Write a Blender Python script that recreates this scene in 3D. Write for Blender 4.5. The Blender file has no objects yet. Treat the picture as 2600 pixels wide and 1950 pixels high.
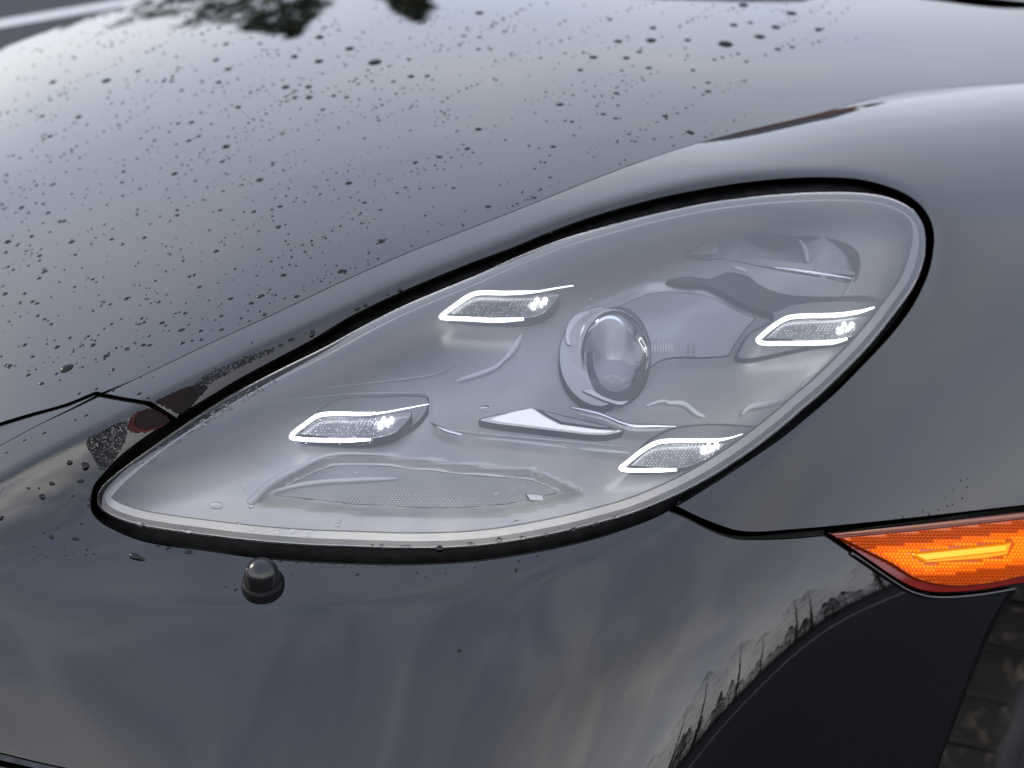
import bpy, math, random
import numpy as np
from mathutils import Vector, Matrix
from mathutils.geometry import delaunay_2d_cdt

random.seed(7); rng = np.random.default_rng(7)
scene = bpy.context.scene
COL = scene.collection

# ------------------------------------------------------------------ camera
IW, IH, FPX = 2600.0, 1950.0, 4534.0
CAM = np.array([0.0, 0.0, 1.22]); PITCH = math.radians(18)
RT = np.array([1.0, 0, 0]); FW = np.array([0, math.cos(PITCH), -math.sin(PITCH)]); UP = np.array([0, math.sin(PITCH), math.cos(PITCH)])
cd = bpy.data.cameras.new('camera'); cam = bpy.data.objects.new('camera', cd); COL.objects.link(cam)
cam.location = CAM; cam.rotation_euler = (math.pi/2 - PITCH, 0, 0)
cd.sensor_width = 36; cd.lens = 36*FPX/IW; cd.clip_start = 0.05; cd.clip_end = 2000
cd.dof.use_dof = True; cd.dof.focus_distance = .93; cd.dof.aperture_fstop = 11.0
scene.camera = cam

# ------------------------------------------------------------------ light
SUN_EL, SUN_AZ = math.radians(32), math.radians(-70)      # azimuth from +Y towards +X
w = bpy.data.worlds.new('World'); scene.world = w; w.use_nodes = True
nt = w.node_tree; nt.nodes.clear()
def N(t, **k):
    n = nt.nodes.new(t)
    for a, b in k.items(): setattr(n, a, b)
    return n
out = N('ShaderNodeOutputWorld'); bg = N('ShaderNodeBackground'); bg.inputs[1].default_value = 0.1
sky = N('ShaderNodeTexSky', sky_type='NISHITA', sun_disc=False); sky.sun_elevation = SUN_EL; sky.sun_rotation = SUN_AZ
sky.dust_density = 3.0; sky.air_density = 1.0
tc = N('ShaderNodeTexCoord')
mp = N('ShaderNodeMapping'); mp.inputs['Scale'].default_value = (1.0, 1.0, 2.0)
n1 = N('ShaderNodeTexNoise'); n1.inputs['Scale'].default_value = 2.6; n1.inputs['Detail'].default_value = 4; n1.inputs['Roughness'].default_value = .42
r1 = N('ShaderNodeValToRGB'); e = r1.color_ramp.elements
e[0].position = .34; e[0].color = (.80, .84, .94, 1); e[1].position = .68; e[1].color = (1.0, .985, .965, 1)
sp = N('ShaderNodeSeparateXYZ'); r2 = N('ShaderNodeValToRGB'); e = r2.color_ramp.elements
e[0].position = .10; e[0].color = (.72, .725, .735, 1); e[1].position = .80; e[1].color = (.82, .86, .97, 1)
r3 = N('ShaderNodeValToRGB'); e = r3.color_ramp.elements          # the clear-lit strip low behind the camera
e[0].position = .10; e[0].color = (2.1, 1.98, 1.80, 1); e[1].position = .80; e[1].color = (.82, .86, .97, 1)
_q = r3.color_ramp.elements.new(.30); _q.color = (1.55, 1.47, 1.36, 1); _q = r3.color_ramp.elements.new(.46); _q.color = (1.06, 1.02, .98, 1)
mr = N('ShaderNodeMapRange'); mr.inputs[1].default_value = .35; mr.inputs[2].default_value = -.55
mg = N('ShaderNodeMixRGB')
m1 = N('ShaderNodeMixRGB', blend_type='MULTIPLY'); m1.inputs[0].default_value = 1
sc_ = N('ShaderNodeMixRGB', blend_type='MULTIPLY'); sc_.inputs[0].default_value = 1; sc_.inputs[2].default_value = (9.7, 10.1, 10.9, 1)
mx = N('ShaderNodeMixRGB'); mx.inputs[0].default_value = .86
L_ = nt.links.new
L_(tc.outputs['Generated'], mp.inputs[0]); L_(mp.outputs[0], n1.inputs['Vector']); L_(n1.outputs[0], r1.inputs[0])
L_(tc.outputs['Generated'], sp.inputs[0]); L_(sp.outputs[2], r2.inputs[0])
L_(r1.outputs[0], m1.inputs[1]); L_(sp.outputs[2], r3.inputs[0]); L_(sp.outputs[1], mr.inputs[0]); L_(mr.outputs[0], mg.inputs[0]); L_(r2.outputs[0], mg.inputs[1]); L_(r3.outputs[0], mg.inputs[2]); L_(mg.outputs[0], m1.inputs[2]); 
n2 = N('ShaderNodeTexNoise'); n2.inputs['Scale'].default_value = 3.2; n2.inputs['Detail'].default_value = 3; n2.inputs['Roughness'].default_value = .45; n2.inputs['Distortion'].default_value = .6
mp2 = N('ShaderNodeMapping'); mp2.inputs['Scale'].default_value = (2.2, .7, 1.4); mp2.inputs['Rotation'].default_value = (0, 0, .6)
r4 = N('ShaderNodeValToRGB'); e = r4.color_ramp.elements; e[0].position = .38; e[0].color = (.80, .815, .86, 1); e[1].position = .64; e[1].color = (1.10, 1.085, 1.06, 1)
m3 = N('ShaderNodeMixRGB', blend_type='MULTIPLY'); L_(tc.outputs['Generated'], mp2.inputs[0]); L_(mp2.outputs[0], n2.inputs['Vector']); L_(n2.outputs[0], r4.inputs[0])
L_(mr.outputs[0], m3.inputs[0]); L_(m1.outputs[0], m3.inputs[1]); L_(r4.outputs[0], m3.inputs[2]); L_(m3.outputs[0], sc_.inputs[1])
L_(sky.outputs[0], mx.inputs[1]); L_(sc_.outputs[0], mx.inputs[2]); L_(mx.outputs[0], bg.inputs[0]); L_(bg.outputs[0], out.inputs[0])

sl = bpy.data.lights.new('sun', 'SUN'); sl.energy = .8; sl.angle = math.radians(14); sl.color = (1, .95, .88)
so = bpy.data.objects.new('sun', sl); COL.objects.link(so)
sd = Vector((math.sin(SUN_AZ)*math.cos(SUN_EL), math.cos(SUN_AZ)*math.cos(SUN_EL), math.sin(SUN_EL)))
so.rotation_euler = sd.to_track_quat('Z', 'Y').to_euler(); so.location = (-6, 2, 8)
scene.view_settings.view_transform = 'Standard'; scene.view_settings.look = 'None'
scene.view_settings.exposure = 1.0; scene.view_settings.gamma = 1

# ------------------------------------------------------------------ materials
def mat(name, base=(.5, .5, .5), rough=.5, metal=0., **k):
    m = bpy.data.materials.new(name); m.use_nodes = True
    b = m.node_tree.nodes['Principled BSDF']
    b.inputs['Base Color'].default_value = (*base, 1); b.inputs['Roughness'].default_value = rough; b.inputs['Metallic'].default_value = metal
    for a, v in k.items():
        s = b.inputs[a.replace('_', ' ')]
        s.default_value = (*v, 1) if isinstance(v, tuple) else v
    return m
def noise_mix(m, c1, c2, scale, lo=.4, hi=.6, detail=6, coord='Object', bump=0., dist=.002):
    t = m.node_tree; b = t.nodes['Principled BSDF']
    c = t.nodes.new('ShaderNodeTexCoord'); n = t.nodes.new('ShaderNodeTexNoise'); r = t.nodes.new('ShaderNodeValToRGB')
    n.inputs['Scale'].default_value = scale; n.inputs['Detail'].default_value = detail
    r.color_ramp.elements[0].position = lo; r.color_ramp.elements[0].color = (*c1, 1)
    r.color_ramp.elements[1].position = hi; r.color_ramp.elements[1].color = (*c2, 1)
    t.links.new(c.outputs[coord], n.inputs['Vector']); t.links.new(n.outputs[0], r.inputs[0]); t.links.new(r.outputs[0], b.inputs['Base Color'])
    if bump:
        bu = t.nodes.new('ShaderNodeBump'); bu.inputs['Strength'].default_value = bump; bu.inputs['Distance'].default_value = dist
        t.links.new(n.outputs[0], bu.inputs['Height']); t.links.new(bu.outputs[0], b.inputs['Normal'])
    return m
def clear_cover(name, ior, tint, haze=0.):
    m = bpy.data.materials.new(name); m.use_nodes = True; t = m.node_tree; t.nodes.clear()
    o = t.nodes.new('ShaderNodeOutputMaterial'); mixn = t.nodes.new('ShaderNodeMixShader')
    tr = t.nodes.new('ShaderNodeBsdfTransparent'); gl = t.nodes.new('ShaderNodeBsdfGlossy'); fr = t.nodes.new('ShaderNodeFresnel')
    tr.inputs[0].default_value = (*tint, 1); gl.inputs['Roughness'].default_value = .01; fr.inputs[0].default_value = ior
    if haze:
        df = t.nodes.new('ShaderNodeBsdfDiffuse'); df.inputs[0].default_value = (.86, .86, .87, 1); m2 = t.nodes.new('ShaderNodeMixShader'); m2.inputs[0].default_value = haze
        t.links.new(tr.outputs[0], m2.inputs[1]); t.links.new(df.outputs[0], m2.inputs[2]); base = m2
    else: base = tr
    t.links.new(fr.outputs[0], mixn.inputs[0]); t.links.new(base.outputs[0], mixn.inputs[1]); t.links.new(gl.outputs[0], mixn.inputs[2]); t.links.new(mixn.outputs[0], o.inputs[0])
    return m
M = {}
M['paint'] = mat('dark_paint', (.0012, .0012, .0014), .5, 0, Coat_Weight=1., Coat_Roughness=.012, Coat_IOR=1.62, Specular_IOR_Level=0.)
_t = M['paint'].node_tree; _c = _t.nodes.new('ShaderNodeTexCoord'); _n = _t.nodes.new('ShaderNodeTexNoise'); _n.inputs['Scale'].default_value = 230; _n.inputs['Detail'].default_value = 2
_b = _t.nodes.new('ShaderNodeBump'); _b.inputs['Strength'].default_value = 1; _b.inputs['Distance'].default_value = .000008
_t.links.new(_c.outputs['Object'], _n.inputs['Vector']); _t.links.new(_n.outputs[0], _b.inputs['Height']); _t.links.new(_b.outputs[0], _t.nodes['Principled BSDF'].inputs['Coat Normal'])
M['rubber'] = noise_mix(mat('black_rubber', (.006, .006, .006), .5, Specular_IOR_Level=.12), (.002, .002, .002), (.007, .007, .007), 90, bump=.15)
M['dark'] = mat('black_cavity', (.003, .003, .003), .9, Specular_IOR_Level=.05)
M['plastic'] = noise_mix(mat('black_plastic', (.006, .006, .006), .22, Specular_IOR_Level=.5), (.004, .004, .004), (.008, .008, .008), 60)
M['silver'] = noise_mix(mat('satin_silver', (.2, .2, .2), .34, .35, Specular_IOR_Level=.5), (.41, .403, .388), (.49, .48, .46), 9)
M['silver2'] = noise_mix(mat('satin_silver_dark', (.09, .092, .1), .36, .3, Specular_IOR_Level=.4), (.24, .24, .243), (.30, .30, .30), 9)
M['silver3'] = noise_mix(mat('satin_silver_light', (.2, .2, .2), .35, .0, Specular_IOR_Level=.5), (.50, .50, .505), (.56, .56, .565), 20)
M['chrome'] = noise_mix(mat('bright_chrome', (.7, .71, .73), .09, 1.), (.62, .63, .66), (.74, .75, .77), 8)
M['alu'] = noise_mix(mat('brushed_bowl', (.3, .31, .34), .22, .35), (.44, .445, .46), (.54, .545, .56), 9, bump=.03)
M['white'] = mat('white_plastic', (.78, .78, .78), .35)  # on the small mouldings this white paints their glints
M['led'] = mat('led_light', (1, 1, 1), .3, Emission_Color=(.97, 1., .99), Emission_Strength=9.)
M['guide'] = mat('light_guide', (.9, .9, .9), .3, Emission_Color=(.97, .99, 1.), Emission_Strength=1.6)
M['optic'] = noise_mix(mat('clear_optic', (.3, .3, .33), .18, .3), (.30, .30, .315), (.42, .42, .44), 60)
M['amber'] = mat('amber_lens', (.5, .08, .004), .2, Specular_IOR_Level=.45, Emission_Color=(1., .12, .002), Emission_Strength=.035)
M['amber_dark'] = mat('dark_amber_rim', (.16, .006, .002), .1, Specular_IOR_Level=.5)
M['amber_lit'] = mat('lit_amber', (.9, .3, .01), .2, Emission_Color=(1., .24, .004), Emission_Strength=.36)
M['amber_bar'] = mat('lit_amber_bar', (.9, .4, .02), .3, Emission_Color=(1., .33, .008), Emission_Strength=.42)
M['red'] = noise_mix(mat('painted_red_reflection', (.05, .008, .006), .4, Specular_IOR_Level=.1), (.006, .003, .003), (.055, .004, .002), 55, .42, .6)  # mirrored red-brown building painted as a surface colour
M['dark_reflection'] = noise_mix(mat('painted_dark_reflection', (.004, .003, .003), .5, Specular_IOR_Level=.10), (.0025, .002, .0022), (.009, .0035, .004), 90, .4, .62, bump=.2)  # dark core of that reflection, painted as colour
M['gloom'] = noise_mix(mat('painted_shade_grey', (.06, .06, .065), .4), (.03, .03, .033), (.05, .05, .053), 12)  # dark grey that paints shade inside the lamp
M['pocket'] = noise_mix(mat('pocket_grey', (.2, .2, .2), .4), (.22, .22, .222), (.28, .278, .272), 9)
M['bezel'] = noise_mix(mat('polished_bezel', (.9, .9, .9), .2, .1), (.86, .86, .86), (.92, .92, .92), 9)
M['chrome_soft'] = noise_mix(mat('hazy_reflector', (.6, .6, .6), .35, .6), (.42, .42, .425), (.78, .775, .76), 30)
M['lensglass'] = clear_cover('lens_glass', 1.75, (.93, .935, .94))
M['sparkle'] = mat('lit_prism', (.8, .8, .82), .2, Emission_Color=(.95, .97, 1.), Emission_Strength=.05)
M['drop'] = mat('water_on_dark_paint', (.0012, .0012, .0014), 0., Specular_IOR_Level=.5, IOR=1.36)
M['glass'] = mat('thick_glass', (1, 1, 1), .0, Transmission_Weight=1., IOR=1.5)
M['water'] = mat('water', (1, 1, 1), .0, Transmission_Weight=1., IOR=1.33)
M['cover'] = clear_cover('clear_cover', 1.9, (.97, .972, .975), .022)

# ------------------------------------------------------------------ object helpers
def link(o, parent=None):
    COL.objects.link(o)
    if parent is not None: o.parent = parent
    return o
def empty(name, loc, parent=None):
    o = bpy.data.objects.new(name, None); link(o, parent); o.location = loc; o.empty_display_size = .05
    return o
def tag(o, label=None, cat=None, group=None, kind=None):
    if label: o['label'] = label
    if cat: o['category'] = cat
    if group: o['group'] = group
    if kind: o['kind'] = kind
    return o
def mesh_obj(name, verts, faces, m, parent=None, normals=None, smooth=True):
    me = bpy.data.meshes.new(name)
    me.from_pydata([tuple(map(float, v)) for v in verts], [], [tuple(map(int, f)) for f in faces])
    me.materials.append(M[m] if isinstance(m, str) else m)
    if smooth: me.polygons.foreach_set('use_smooth', [True]*len(me.polygons))
    me.update()
    if normals is not None: me.normals_split_custom_set_from_vertices([tuple(map(float, n)) for n in normals])
    return link(bpy.data.objects.new(name, me), parent)

# ------------------------------------------------------------------ curves (photo pixels)
def spline(pts, closed=False, step=8.):
    p = np.array(pts, float); n = len(p); res = []
    rg = range(n) if closed else range(n-1)
    for i in rg:
        if closed: a, b, c, d = p[(i-1) % n], p[i], p[(i+1) % n], p[(i+2) % n]
        else: a, b, c, d = p[max(i-1, 0)], p[i], p[i+1], p[min(i+2, n-1)]
        k = max(2, int(np.hypot(*(c-b))/step))
        ta, tb, tcx = np.hypot(*(b-a))**.5+1e-6, np.hypot(*(c-b))**.5+1e-6, np.hypot(*(d-c))**.5+1e-6
        m1_ = (c-b) + tb*((b-a)/ta - (c-a)/(ta+tb)) if np.any(a != b) else (c-b)
        m2_ = (c-b) + tb*((d-c)/tcx - (d-b)/(tcx+tb)) if np.any(d != c) else (c-b)
        for j in range(k):
            t = j/k; t2, t3 = t*t, t*t*t
            res.append((2*t3-3*t2+1)*b + (t3-2*t2+t)*m1_ + (-2*t3+3*t2)*c + (t3-t2)*m2_)
    if not closed: res.append(p[-1])
    return np.array(res)
def resample(p, step, closed=True):
    q = np.vstack([p, p[:1]]) if closed else p
    d = np.hypot(*np.diff(q, axis=0).T); s = np.concatenate([[0], np.cumsum(d)])
    n = max(6, int(s[-1]/step)); t = np.linspace(0, s[-1], n+1)
    r = np.c_[np.interp(t, s, q[:, 0]), np.interp(t, s, q[:, 1])]
    return r[:-1] if closed else r
def area(p): return .5*np.sum(p[:, 0]*np.roll(p[:, 1], -1) - np.roll(p[:, 0], -1)*p[:, 1])
def ccw(p): return p if area(p) > 0 else p[::-1]
def outward(p):
    """outward unit normals of a closed polygon that runs with positive area (in u,v)"""
    d = np.roll(p, -1, 0) - np.roll(p, 1, 0); d /= np.hypot(*d.T)[:, None]+1e-9
    return np.c_[d[:, 1], -d[:, 0]]
def offset(p, r, closed=True):
    """move a closed positive polygon outwards by r pixels"""
    return p + outward(p)*r
def inset_clean(p, r, step=8.):
    q = p.copy(); k = max(1, int(abs(r)/6))
    for _ in range(k):
        q = resample(offset(q, -r/k), step)
    return q
def inside(poly, P):
    x, y = P[..., 0], P[..., 1]; r = np.zeros(x.shape, bool); n = len(poly)
    for i in range(n):
        x1, y1 = poly[i]; x2, y2 = poly[(i+1) % n]
        if y1 == y2: continue
        c = ((y1 > y) != (y2 > y)) & (x < (x2-x1)*(y-y1)/(y2-y1)+x1); r ^= c
    return r
def dist_to(poly, P, closed=True):
    d = np.full(P.shape[:-1], 1e18); n = len(poly)
    for i in range(n if closed else n-1):
        a, b = poly[i], poly[(i+1) % n]; ab = b-a; L = ab@ab+1e-12
        t = np.clip(((P-a)@ab)/L, 0, 1); q = P - a - t[..., None]*ab
        d = np.minimum(d, q[..., 0]**2+q[..., 1]**2)
    return np.sqrt(d)
def sdf(poly, P): return np.where(inside(poly, P), -1, 1)*dist_to(poly, P)
def sstep(a, b, x):
    t = np.clip((x-a)/(b-a), 0, 1); return t*t*(3-2*t)

# ------------------------------------------------------------------ body surface fields
ANCHOR = .90
U0, V0, STEP, NU, NV = -500., -260., 8., 451, 340
gu = U0+STEP*np.arange(NU); gv = V0+STEP*np.arange(NV)
GU, GV = np.meshgrid(gu, gv); GP = np.stack([GU, GV], -1)
GX, GY = (GU-IW/2)/FPX, (IH/2-GV)/FPX
def tps(ctrl, k):
    c = np.array(ctrl, float); X = c[:, :2]/1000; Y = c[:, 2:2+k]; n = len(X)
    def K(a, b):
        d = np.sqrt(((a[:, None]-b[None])**2).sum(-1)); return np.where(d > 0, d*d*np.log(d+1e-12), 0)
    A = np.zeros((n+3, n+3)); A[:n, :n] = K(X, X)+np.eye(n)*.01; A[:n, n] = 1; A[:n, n+1:] = X; A[n, :n] = 1; A[n+1:, :n] = X.T
    W = np.linalg.solve(A, np.vstack([Y, np.zeros((3, k))]))
    cu, cv = np.linspace(gu[0], gu[-1], 91), np.linspace(gv[0], gv[-1], 69)
    CU, CV = np.meshgrid(cu, cv); Q = np.c_[CU.ravel(), CV.ravel()]/1000
    Z = (K(Q, X)@W[:n] + W[n] + Q@W[n+1:]).reshape(69, 91, k)
    fx, fy = (GU-cu[0])/(cu[1]-cu[0]), (GV-cv[0])/(cv[1]-cv[0])
    i, j = np.minimum(fx.astype(int), 89), np.minimum(fy.astype(int), 67); a, b = (fx-i)[..., None], (fy-j)[..., None]
    r = (Z[j, i]*(1-a)+Z[j, i+1]*a)*(1-b)+(Z[j+1, i]*(1-a)+Z[j+1, i+1]*a)*b
    return blur(r, 5)
def blur(A, r):
    k = np.exp(-.5*(np.arange(-2*r, 2*r+1)/r)**2); k /= k.sum()
    for ax in (0, 1):
        pad = [(0, 0)]*A.ndim; pad[ax] = (2*r, 2*r); B = np.pad(A, pad, 'edge'); R = 0
        for i, q in enumerate(k):
            s = [slice(None)]*A.ndim; s[ax] = slice(i, i+A.shape[ax]); R = R+q*B[tuple(s)]
        A = R
    return A
def poisson(gx, gy):
    """L with dL/dcol ~ gx, dL/drow ~ gy (per cell), natural borders"""
    ex = .5*(gx[:, 1:]+gx[:, :-1]); ey = .5*(gy[1:]+gy[:-1]); f = np.zeros(gx.shape)
    f[:, :-1] += ex; f[:, 1:] -= ex; f[:-1] += ey; f[1:] -= ey
    F = np.block([[f, f[:, ::-1]], [f[::-1], f[::-1, ::-1]]]); H, W = F.shape
    lam = (2*np.cos(2*np.pi*np.arange(H)/H)-2)[:, None]+(2*np.cos(2*np.pi*np.arange(W)/W)-2)[None]; lam[0, 0] = 1
    G = np.fft.fft2(F)/lam; G[0, 0] = 0
    return np.real(np.fft.ifft2(G))[:f.shape[0], :f.shape[1]]
class Field:
    """ln(depth) over the picture plane; gives 3D points and true surface normals"""
    def __init__(s, L): s.set(L)
    def set(s, L):
        s.L = L; s.gx = np.gradient(L, STEP, axis=1); s.gy = np.gradient(L, STEP, axis=0)
    def _b(s, A, p):
        x = np.clip((p[..., 0]-U0)/STEP, 0, NU-1.001); y = np.clip((p[..., 1]-V0)/STEP, 0, NV-1.001)
        i, j = x.astype(int), y.astype(int); a, b = x-i, y-j
        return (A[j, i]*(1-a)+A[j, i+1]*a)*(1-b)+(A[j+1, i]*(1-a)+A[j+1, i+1]*a)*b
    def depth(s, p): return np.exp(s._b(s.L, np.asarray(p, float)))
    def normal(s, p):
        p = np.asarray(p, float); x, y = (p[..., 0]-IW/2)/FPX, (IH/2-p[..., 1])/FPX
        gx, gy = s._b(s.gx, p)*FPX, -s._b(s.gy, p)*FPX
        # dlnD/dx = nx/(nz-nx x-ny y): solve for n with nz - nx x - ny y = k
        nx, ny = gx, gy; nz = 1+nx*x+ny*y
        n = nx[..., None]*RT+ny[..., None]*UP-nz[..., None]*FW
        return n/np.linalg.norm(n, axis=-1, keepdims=True)
    def point(s, p, back=0.):
        """back: metres behind the surface, measured along the normal"""
        p = np.asarray(p, float); P = unproject(p, s.depth(p))
        if np.any(back): P = P - s.normal(p)*np.asarray(back)[..., None]
        return P
    def deep(s, p, d):
        """points on a shell d metres behind (towards the inside, along the line of depth), same picture position"""
        p = np.asarray(p, float); return unproject(p, s.depth(p)+.75*np.asarray(d))
def unproject(p, D):
    x, y = (p[..., 0]-IW/2)/FPX, (IH/2-p[..., 1])/FPX; D = np.asarray(D)
    return CAM + D[..., None]*(x[..., None]*RT+y[..., None]*UP+FW)
def integrate(nx, ny, nz, anchor, D, W=None, it=50):
    k = np.maximum(nz-nx*GX-ny*GY, .06*np.sqrt(nx**2+ny**2+nz**2))
    tx, ty = nx/k*STEP/FPX, -ny/k*STEP/FPX; L = poisson(tx, ty)
    if W is not None:                      # the skin only has to follow the wanted slopes where there is sheet metal
        ox, oy = np.gradient(L, axis=1), np.gradient(L, axis=0)
        for _ in range(it):
            cx, cy = np.gradient(L, axis=1), np.gradient(L, axis=0); mx_, my_ = cx+.6*(cx-ox), cy+.6*(cy-oy); ox, oy = cx, cy
            L = poisson(W*tx+(1-W)*mx_, W*ty+(1-W)*my_)
    f = Field(L)
    f.set(L + math.log(D) - f._b(L, np.array(anchor, float))); return f
def integrate_ts(t, s, anchor, D, W=None):
    t, s = np.radians(np.clip(t, -40, 82)), np.radians(np.clip(s, -60, 62))
    return integrate(np.tan(s), np.tan(t), np.ones_like(t), anchor, D, W)

# traced curves -----------------------------------------------------
OPENING = ccw(resample(spline([(235,1294),(241,1237),(263,1208),(304,1164),(352,1126),(402,1091),(440,1066),(516,1021),(611,964),(706,913),(801,862),(890,808),(1016,747),(1111,706),(1206,668),(1301,633),(1395,594),(1490,559),(1585,530),(1680,505),(1775,486),(1870,470),(1995,457),(2090,454),(2185,460),(2264,481),(2311,504),(2343,533),(2362,568),(2368,603),(2365,640),(2356,685),(2337,732),(2311,780),(2264,843),(2191,922),(2113,1000),(2043,1060),(1980,1111),(1916,1155),(1821,1218),(1711,1285),(1657,1313),(1600,1335),(1533,1358),(1438,1383),(1343,1402),(1216,1421),(1121,1428),(1027,1431),(900,1429),(770,1423),(643,1412),(516,1394),(421,1382),(358,1369),(295,1344),(257,1322)], True), 8))
LENS = ccw(resample(spline([(247,1258),(251,1285),(279,1309),(349,1334),(421,1347),(516,1360),(643,1375),(770,1385),(900,1390),(1027,1394),(1153,1392),(1248,1384),(1343,1369),(1438,1350),(1533,1326),(1600,1307),(1695,1269),(1790,1221),(1885,1161),(1980,1089),(2043,1035),(2087,998),(2166,922),(2216,868),(2280,786),(2321,726),(2346,663),(2352,609),(2346,571),(2327,539),(2296,517),(2248,498),(2185,489),(2090,487),(1995,491),(1901,499),(1806,511),(1711,530),(1616,552),(1521,578),(1427,606),(1301,656),(1206,699),(1111,738),(1016,779),(921,827),(827,879),(700,942),(580,1006),(485,1066),(390,1132),(327,1177),(279,1215),(255,1240)], True), 8))
CREST = [(-520,1390),(0,1127),(96,1076),(169,1042),(251,1003),(358,952),(516,876),(681,800),(858,716),(1016,646),(1175,583),(1333,521),(1490,458),(1616,410),(1711,378),(1864,335),(2064,288),(2240,241),(2417,217),(2600,208),(2800,204),(3110,206)]
CREASE = [(-520,1500),(0,1218),(96,1165),(193,1115),(289,1069),(376,1022),(516,953),(643,892),(770,834),(858,794),(1016,722),(1175,659),(1300,609),(1458,549),(1616,502),(1775,466),(1901,448),(2000,441),(2095,439),(2190,445),(2272,468),(2325,494),(2358,528),(2378,568),(2384,604),(2380,645),(2370,692),(2350,742),(2322,792)]
LEDGE = [(2322,792),(2280,860),(2215,930),(2138,1003),(2070,1067),(1916,1187),(1821,1253),(1740,1307),(1600,1380),(1450,1432),(1300,1476),(1150,1503),(999,1521),(764,1532),(470,1526),(176,1506),(0,1475),(-520,1400+60)]
KLOOP = np.vstack([spline(CREASE), spline(LEDGE)[1:], [[-520, 1480]]])

# outer skin: tilt up / tilt right of the surface, in degrees, off the line of sight
T_OUT = [(-400,1300,50,-34),(0,1150,54,-24),(300,1020,57,-20),(600,860,58,-20),(900,730,59,-20),(1300,560,63,-20),(1700,430,66,-14),(1864,352,74,-6),(1900,400,66,4),
 (2200,350,62,15),(2200,262,75,10),(2600,330,56,26),(2600,228,73,18),(2950,350,50,32),(2450,520,45,32),(2600,650,36,36),(2450,800,30,36),(2300,1000,24,35),(2550,1200,23,39),(2150,1200,21,33),(1900,1290,20,28),
 (1700,1440,20,21),(1980,1430,13,31),(1900,1640,4,34),(1780,1850,3,30),(1550,1700,13,20),(1300,1650,16,10),(1300,1950,14,10),(800,1650,19,-2),(800,1950,17,-2),(300,1650,20,-10),(300,1950,18,-10),(-300,1700,19,-20),
 (2200,1650,-8,42),(2350,1900,-12,44),(2550,1700,-10,47),(2000,1900,-9,40),(2100,1560,-2,40),(1300,2300,8,10),(400,2300,8,-12),(2200,2300,-14,42)]
T_IN = [(0,1290,-2,6),(200,1210,-2,8),(500,1000,-3,12),(900,790,-2,14),(1300,625,0,16),(1700,500,4,20),(2000,450,10,23),(-300,1450,10,0),(200,1340,12,0),(100,1440,27,-8),(300,1440,33,-10),
 (650,1470,36,-6),(1000,1480,36,0),(1300,1440,36,6),(1600,1350,34,14),(1800,1250,32,20),(2000,1120,29,25),(2200,930,25,32),(2375,600,26,45),(2330,480,38,30),(1300,950,40,6),(800,1180,38,0),(1750,750,42,14),(2150,700,38,26)]
_o, _i = tps(T_OUT, 2), tps(T_IN, 2)
_sd = sdf(KLOOP, GP)
_wid = np.where(GV > 1150, 26., 10.)
_wid = blur(np.where(GV > np.interp(GU, [0, 2400], [1330, 620]), 24., 9.), 8)
_w = (1-sstep(-1, 1, _sd/_wid))[..., None]
_f = blur(_o*(1-_w)+_i*_w, 1)
_frame = (GU > -200) & (GU < 2800) & (GV < 2150)
_ws = sdf(LENS, GP); _wc = GV-np.interp(GU, spline(CREST)[:, 0], spline(CREST)[:, 1])
FW_ = blur(np.where((_ws > 12) & (_wc > -10) & _frame, 1., .02), 2)
FS = integrate_ts(_f[..., 0], _f[..., 1], (1000, 1450), ANCHOR, FW_)
# headlight cover
T_LENS = [(260,1260,26,-8),(600,1280,16,-4),(1000,1350,10,0),(1400,1320,8,8),(1000,1000,48,-1),(700,1000,52,-4),(1000,840,54,-3),(1300,700,56,2),(1300,1000,46,4),(1300,1180,30,5),(900,1180,34,-3),(1700,560,52,8),(1700,800,42,12),(1700,1150,16,20),(2000,900,32,24),(2050,510,48,18),(2100,650,38,24),(2330,620,28,40),(2250,800,24,35)]
_h = tps(T_LENS, 2)
_up = LENS[LENS[:, 1] < np.interp(LENS[:, 0], [250, 2352], [1230, 560])]; _h[..., 0] += 15*np.exp(-dist_to(_up[np.argsort(_up[:, 0])], GP, False)/70.)
HS = integrate_ts(_h[..., 0], _h[..., 1], (1000, 1380), ANCHOR, blur(np.where(_ws < 6, 1., .01), 2))
def poly_terms(p): x, y = p[..., 0]/1000-1.3, p[..., 1]/1000-.9; return np.stack([np.ones_like(x), x, y, x*x, x*y, y*y, x**3, x*x*y, x*y*y, y**3], -1)
_d = np.log(FS.depth(OPENING)+.006)-np.log(HS.depth(OPENING))
_pt = poly_terms(OPENING)[:, :6]; _c = np.linalg.lstsq(_pt, _d, rcond=None)[0]; _r = _d-_pt@_c
print('lens misfit mm', np.round(900*np.percentile(_d, [0, 50, 100]), 1), '->', np.round(900*np.percentile(_r, [0, 25, 50, 75, 100]), 1))
_near = np.argmin(np.hypot(GU[..., None][::2, ::2]-OPENING[:, 0], GV[..., None][::2, ::2]-OPENING[:, 1]), -1)
_R = np.clip(_r, -.03, .03)[_near]; _fix = _ws[::2, ::2] > 4; _R0 = _R.copy()
for _ in range(1500):                       # membrane correction so that the cover sits flush all round
    _A = .25*(np.roll(_R, 1, 0)+np.roll(_R, -1, 0)+np.roll(_R, 1, 1)+np.roll(_R, -1, 1)); _R = np.where(_fix, _R0, _A)
_R = np.repeat(np.repeat(_R, 2, 0), 2, 1)[:NV, :NU]
if _R.shape[1] < NU: _R = np.pad(_R, ((0, 0), (0, NU-_R.shape[1])), 'edge')
HS.set(HS.L+poly_terms(GP)[..., :6]@_c+blur(_R, 3))
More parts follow.
